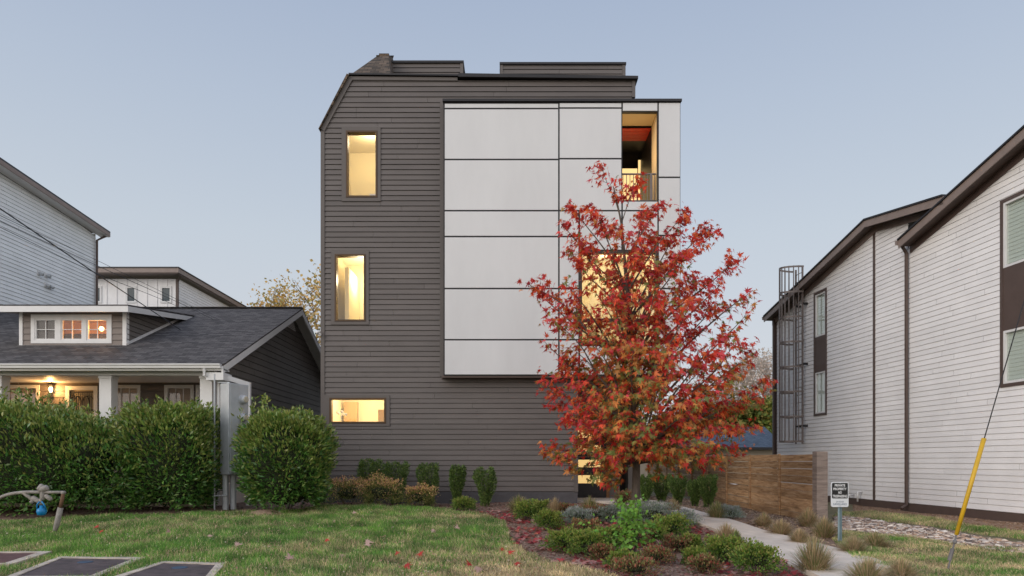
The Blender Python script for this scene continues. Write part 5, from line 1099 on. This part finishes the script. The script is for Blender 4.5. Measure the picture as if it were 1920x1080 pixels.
# ------------------------------------------------------------------ maple
ML = [(0, -.0), (.03, .0), (.16, -.10), (.20, .02), (.50, .10), (.36, .22), (.46, .44), (.26, .40), (.20, .50), (0, 1.0)]
ml = [(x, y) for x, y in ML]+[(-x, y) for x, y in ML[::-1][1:-1]]
def maple_template(s=1.0):
    # fan about the leaf centre
    pts = [(0, -.02), (.12, .08), (.40, -.16), (.24, .14), (.66, .16), (.26, .30), (.56, .66), (.13, .44), (.15, .66), (0, 1.12), (-.15, .66), (-.13, .44), (-.56, .66), (-.26, .30), (-.66, .16), (-.24, .14), (-.40, -.16), (-.12, .08)]
    V = [(0, .25, 0)]+[(x, y, -.18*abs(x)-.12*max(0, y-.3)) for x, y in pts]; n = len(pts)
    return np.array(V)*s, [(0, 1+i, 1+(i+1) % n) for i in range(n)]
tg = G(1189, 985); tg = Vector((XP(1191, 14.6), 14.6, float(gz(XP(1191, 14.6), 14.6))))
MT = thing('maple_tree', 'young red leaved maple tree in front of the grey house', 'tree', tg)
D0 = tg.y; r4 = random.Random(21); nr4 = np.random.default_rng(22)
trunk = [Vector((tg.x, D0, tg.z-.1)), P(1192, 930, D0), P(1193, 870, D0), P(1190, 780, D0), P(1186, 690, D0+.05), P(1180, 600, D0), P(1172, 500, D0+.05), P(1165, 420, D0), P(1150, 350, D0)]
tr_ = [.105, .088, .080, .070, .058, .046, .034, .022, .010]
TS = spl(trunk, 4); TRr = list(np.interp(np.linspace(0, 8, len(TS)), range(9), tr_)); wood = MB(); wood.tube(TS, TRr, 10)
def trunk_at(z):
    for i in range(len(TS)-1):
        if TS[i+1].z >= z: return TS[i], TRr[i]
    return TS[-1], TRr[-1]
tips = [(1130,318,0),(1190,345,.2),(1068,385,.3),(1052,420,-.3),(1288,400,.2),(1330,425,.5),(1340,440,-.2),(1376,490,0),(1412,545,.2),(1400,590,-.5),(1070,470,.6),(1060,530,-.7),(985,530,0),(1005,545,.4),(1020,640,.2),(1045,605,-.6),
 (1095,455,-.4),(1240,385,-.3),(1215,400,.6),(1265,440,.8),(1290,470,-.8),(1120,400,.5),(1160,430,-.6),(1025,715,0),(1045,755,.7),(1060,780,-.8),(1018,845,0),(1050,860,-.6),(1075,880,.4),(1115,895,-.5),(1135,905,.3),(1090,835,1.0),
 (1435,715,0),(1425,755,.5),(1440,735,-.4),(1395,690,.9),(1380,640,-.9),(1420,660,.2),(1408,800,.6),(1380,855,0),(1350,870,-.5),(1310,875,.5),(1280,860,-1.1),(1260,850,1.3),(1220,850,-1.2),(1330,830,-1.3),(1370,800,-1.0),(1150,860,-1.2),(1100,800,-1.3),(1080,720,-1.2),(1110,640,-1.1),(1150,560,-1.0),(1230,540,-1.0),(1290,580,-1.1),(1340,640,-1.1),(1370,720,-1.2),(1300,750,-1.7),(1230,720,-1.7),(1160,740,-1.7),(1200,800,-1.9),(1260,660,-1.6),(1190,650,-1.5),
 (1120,680,1.2),(1180,620,1.2),(1250,620,1.3),(1320,690,1.4),(1270,780,1.8),(1180,780,1.8),(1350,760,1.5),(1100,760,1.5),(1240,500,.9),(1200,480,-.8),(1180,520,.7),(1310,520,.6),(1340,570,.7),(1355,530,-.6),(1085,580,.9),(1110,540,-.6),(1220,440,.2),(1145,480,.3),(1270,530,.1),(1125,600,.2),(1300,620,.2),(1250,690,.0),(1150,700,.1),(1330,760,.1),(1200,740,.2),(1110,820,.2),(1170,840,.6),(1240,820,.3),(1300,810,.4),(1380,770,.1),(1060,690,.5),(1070,650,.2),(1150,520,-.4),(1185,560,-.5),(1215,500,-.3),(1235,590,-.6),(1165,600,-.7),(1205,620,-.9),(1135,560,-.3),(1190,450,-.4),(1255,560,-.3),(1170,660,-.8),(1230,660,-1.0),(1210,560,.4)]
LT = []; LD = []; LH = []
def add_leaves(p, n, spread, droop=1.0):
    for _ in range(n):
        q = p+Vector((r4.gauss(0, spread), r4.gauss(0, spread), r4.gauss(0, spread*.75))); LT.append(q); LD.append(q-p)
for (px, py, dd) in tips:
    tip = P(px, py, D0+dd); py0 = min(860, py+ (60+.55*abs(px-1185)+60*abs(dd))); base, br = trunk_at(P(1190, py0, D0).z)
    L_ = (tip-base).length; mid1 = base.lerp(tip, .35)+Vector((0, 0, .05*L_))+Vector((r4.gauss(0, .04), r4.gauss(0, .04), 0))*L_; mid2 = base.lerp(tip, .7)+Vector((0, 0, .04*L_))+Vector((r4.gauss(0, .03), r4.gauss(0, .03), 0))*L_
    cv = spl([base, mid1, mid2, tip], 5); r0 = min(br*.55, .007+.008*L_); wood.tube(cv, list(np.linspace(r0, .0035, len(cv))), 6)
    nt_ = int(4+L_*(6.4 if py > 560 else 4.6))
    for k in range(nt_):
        f = r4.uniform(.25 if py > 520 else .42, 1.0); i = min(int(f*(len(cv)-1)), len(cv)-2); b = cv[i]; ax = (cv[i+1]-cv[i]).normalized()
        dv = Vector((r4.gauss(0, 1), r4.gauss(0, 1), r4.gauss(.25, .5))); dv = (dv-ax*dv.dot(ax)*.4+ax*.6).normalized(); ln = r4.uniform(.18, .5)*(1.15-.45*f)*(1 if py > 520 else .75)
        e_ = b+dv*ln; wood.tube([b, b.lerp(e_, .5)+Vector((0, 0, .02)), e_], [.0045, .003, .002], 4, cap=False)
        add_leaves(e_, r4.randint(3, 7), .075); add_leaves(b.lerp(e_, .6), r4.randint(2, 4), .06)
    add_leaves(tip, 7, .07); add_leaves(cv[-3], 4, .07)
wood.build('trunk', M_('maple bark', (0.12, 0.098, 0.08), 0.9, 0.35, 9, 0.9, 30, stretch=(3, 3, 0.6)), MT, smooth=True)
T = np.array([tuple(v) for v in LT]); N = len(T); print('maple leaves', N)
out = T-np.array([[tg.x, D0, 0]]); out[:, 2] = 0; out /= (np.linalg.norm(out, axis=1, keepdims=True)+1e-6)
Y = out*.7+nr4.normal(0, .55, (N, 3))+np.array([[0, 0, -.55]]); Y /= np.linalg.norm(Y, axis=1, keepdims=True); a = nr4.normal(0, .6, (N, 3))+out*.6+np.array([[0, -.1, .8]]); X = np.cross(Y, a); X /= np.linalg.norm(X, axis=1, keepdims=True)
M = np.stack([X, Y, np.cross(X, Y)], 2)*nr4.uniform(.050, .125, (N, 1, 1))
hz = (T[:, 2]-T[:, 2].min())/(T[:, 2].max()-T[:, 2].min()); rad_ = np.linalg.norm(T[:, :2]-np.array([[tg.x, D0]]), axis=1)
q = nr4.uniform(0, 1, N); pg = np.clip(.72-.95*hz+.30*fnoise(T[:, 0], T[:, 2], 2.5, 3)-.08*rad_+.12, .03, .75); pal = np.array([(.72, .055, .032), (.80, .11, .042), (.54, .04, .032), (.78, .19, .055), (.64, .065, .08)])
C = pal[nr4.integers(0, 5, N)]*nr4.uniform(.6, 1.25, (N, 1)); pal2 = np.array([(.66, .30, .08), (.44, .26, .08), (.28, .28, .07), (.74, .28, .07), (.22, .26, .07)]); mk = q < pg; C[mk] = pal2[nr4.integers(0, 5, mk.sum())]*nr4.uniform(.7, 1.2, (mk.sum(), 1))
tv, tf = maple_template(1.2); hf = N//2; tvb = tv.copy(); tvb[:, 2] -= .35*tvb[:, 0]+.25*tvb[:, 1]**2; tvc = tv.copy(); tvc[:, 0] *= .75; tvc[:, 2] -= .5*np.abs(tv[:, 0])
k1, k2_ = nr4.uniform(0, 1, N) < .4, nr4.uniform(0, 1, N) < .5
TT = np.where(k1[:, None, None], tvb[None], np.where(k2_[:, None, None], tvc[None], tv[None]))
inst('crown', tv, tf, M, T, C, m_red, MT, TT)

# fallen leaves
tv, tf = maple_template(1.0)
r5 = random.Random(3)
spots = [(190,1003,1,'red leaf on the lawn nearest the blue capped pipe'),(179,998,1,'smaller of two red leaves beside the pipe leg'),(395,1012,0,'pale leaf on the lawn in front of the straw mulch heap'),(313,1003,0,'pale leaf alone on the lawn before the boxy hedge'),(440,1030,0,'brownish leaf on the lawn behind the rightmost meter pit'),
 (610,1022,1,'red leaf on the lawn below the left golden shrub'),(642,1050,0,'faded leaf at the bottom of the lawn under the tall house windows'),(685,1024,0,'pink leaf, upper one of a touching pair mid lawn'),(688,1033,0,'grey pink leaf, lower one of a touching pair mid lawn'),(745,1050,1,'dark red leaf left of the bright red one at the lawn front'),(792,1048,1,'bright red leaf in the lawn front middle'),
 (815,1002,0,'pale leaf on green grass before the smallest golden shrub'),(858,1000,0,'tan leaf on green grass left of the mulch bed'),(760,1070,1,'orange red leaf at the very bottom of the lawn'),(940,1038,1,'red leaf at the lawn edge touching the mulch'),(953,1047,1,'orange leaf beside the mulch edge, nearer the camera'),(882,1073,1,'largest red leaf at the bottom of the lawn'),(898,1075,0,'pink leaf right against the largest red leaf'),
 (665,970,0,'small pale leaf far back before the largest golden shrub'),(625,985,0,'small brown leaf far back on the lawn'),(545,1060,0,'curled tan leaf near the bottom between pit and red leaves'),(968,1066,1,'wine red leaf at the bottom lawn corner by the bed')]
for i, (px, py, red, lb) in enumerate(spots):
    g = G(px, py); s = r5.uniform(.10, .15)
    Zv = np.array([[r5.gauss(0, .5), -.7, 1.0]]); M = basis(Zv, np.array([r5.uniform(0, 6.28)]))*s
    col = (.62, .06, .045) if red else (.66, .42, .35)
    o = inst('fallen_leaf', tv, tf, M, np.array([[g.x, g.y, g.z+.095]]), np.array([col])*r5.uniform(.7, 1.1), m_red)
    tag(o, lb, 'leaf', 'fallen leaves on the lawn')
# leaf litter in the bed (uncountable)
r = np.random.default_rng(40); n = 2600; poly = BEDP; x = r.uniform(-1.5, 6, n*4); y = r.uniform(9, 17, n*4); k = inpoly(x, y, poly); x, y = x[k][:n], y[k][:n]; w_ = (fnoise(x, y, 2.6, 8) > -.35); x, y = x[w_], y[w_]; n = len(x)
M = basis(np.stack([r.normal(0, .35, n), r.normal(-.2, .35, n), np.ones(n)], 1), r.uniform(0, 6.28, n))*r.uniform(.07, .125, (n, 1, 1)); pal = np.array([(.5, .06, .07), (.5, .22, .20), (.24, .03, .04), (.42, .12, .08), (.5, .3, .26), (.2, .1, .07)])
tag(inst('leaf_litter', tv, tf, M, np.stack([x, y, gz(x, y)+.045], 1), pal[r.integers(0, 6, n)]*r.uniform(.7, 1.1, (n, 1)), m_red), 'red and pink fallen maple leaves covering the mulch bed', 'leaves', kind='stuff')

r = np.random.default_rng(55); n = 5200; x = r.uniform(-14, 3, n*2); y = r.uniform(9, 18, n*2); k = inpoly(x, y, LAWN) & (fnoise(x, y, 1.8, 5) > -.5)
for h_ in PITS: k &= ~inpoly(x, y, h_)
x, y = x[k][:n], y[k][:n]; n = len(x); tvl, tfl = leaf_t(.45, 1.0)
M = basis(np.stack([r.normal(0, .5, n), r.normal(-.3, .5, n), np.ones(n)], 1), r.uniform(0, 6.28, n))*r.uniform(.012, .036, (n, 1, 1)); pal = np.array([(.62, .48, .32), (.5, .34, .22), (.7, .58, .44), (.36, .2, .12), (.55, .28, .22)])
tag(inst('lawn_litter', tvl, tfl, M, np.stack([x, y, gz(x, y)+r.uniform(.04, .08, n)], 1), pal[r.integers(0, 5, n)]*r.uniform(.6, 1.1, (n, 1)), m_leaf), 'small tan and brown leaf bits scattered through the lawn', 'leaves', kind='stuff')
# ------------------------------------------------------------------ background trees
def bgtree(name, label, base, H_, spread, D, cols, nleaf, lsz, seed, lean=0, levels=4, grp='trees behind the houses', twigcol=None, thick=1.0, tl0=.38):
    t = thing(name, label, 'tree', base, grp); rr_ = random.Random(seed); wd = MB(); ends = []
    def grow(p, d, L_, r0, lv):
        q = p+d*L_; m_ = p.lerp(q, .5)+Vector((rr_.gauss(0, .05), rr_.gauss(0, .05), 0))*L_; wd.tube([p, m_, q], [r0, r0*.85, r0*.65], 6 if lv > 2 else 4, cap=False)
        if lv <= 0: ends.append(q); return
        if lv <= 2: ends.append(m_)
        for k in range(rr_.choice([3, 3, 4]) if lv > 1 else 4):
            v = Vector((rr_.gauss(0, spread), rr_.gauss(0, spread), rr_.gauss(.25, .3))); grow(q if k else m_.lerp(q, .5), (d+v).normalized(), L_*rr_.uniform(.62, .82), r0*.6, lv-1)
    grow(Vector(base), Vector((lean, 0, 1)).normalized(), H_*tl0, H_*.016*thick, levels); wd.build('trunk', twigcol or m_bark, t)
    E = np.array([tuple(v) for v in ends]); r = np.random.default_rng(seed)
    if nleaf:
        idx = r.integers(0, len(E), nleaf); T = E[idx]+r.normal(0, H_*.03, (nleaf, 3)); M = basis(r.normal(0, 1, (nleaf, 3)), r.uniform(0, 6.28, nleaf))*(r.uniform(.6, 1.3, (nleaf, 1, 1))*lsz); cc = np.array(cols); C = cc[r.integers(0, len(cc), nleaf)]*r.uniform(.7, 1.3, (nleaf, 1)); tv_, tf_ = leaf_t(.4, 1.0); inst('crown', tv_, tf_, M, T, C, m_leaf, t)
    return t
YL = [(.66, .42, .12), (.55, .38, .12), (.40, .34, .12), (.70, .44, .16)]
bgtree('bare_tree', 'half bare yellow leaved tree behind the bungalow', (XP(560, 50), 50, 0), 14.8, .55, 50, YL, 7000, .22, 5, levels=5, grp=None, tl0=.32)
pal_w = M_('pale twig bark', (.42, .36, .32), .9, .2, 5)
bgtree('pale_tree', 'pale bare twiggy tree beside the ladder above the garage', (XP(1432, 62), 62, 0), 12.6, .6, 62, [(.62, .50, .42), (.5, .42, .34)], 9000, .17, 9, levels=5, grp='trees behind the garage', twigcol=pal_w, tl0=.3)
bgtree('green_tree', 'yellow green tree low between the maple and the ladder', (XP(1418, 56), 56, 0), 7.8, .7, 56, [(.17, .22, .04), (.26, .28, .06), (.1, .15, .03), (.34, .26, .06)], 9000, .30, 13, levels=4, grp='trees behind the garage', tl0=.3)
bgtree('green_tree', 'darker green tree seen through the maple crown above the garage', (XP(1330, 58), 58, 0), 7.2, .7, 58, [(.12, .17, .04), (.2, .2, .05), (.08, .12, .03)], 8000, .32, 14, levels=4, grp='trees behind the garage', tl0=.3)
bgtree('pale_tree', 'pale bare tree mostly hidden by the maple crown', (XP(1345, 66), 66, 0), 10.5, .6, 66, [(.42, .34, .28)], 2500, .17, 19, levels=5, grp='trees behind the garage', twigcol=pal_w, tl0=.3)
print('done')
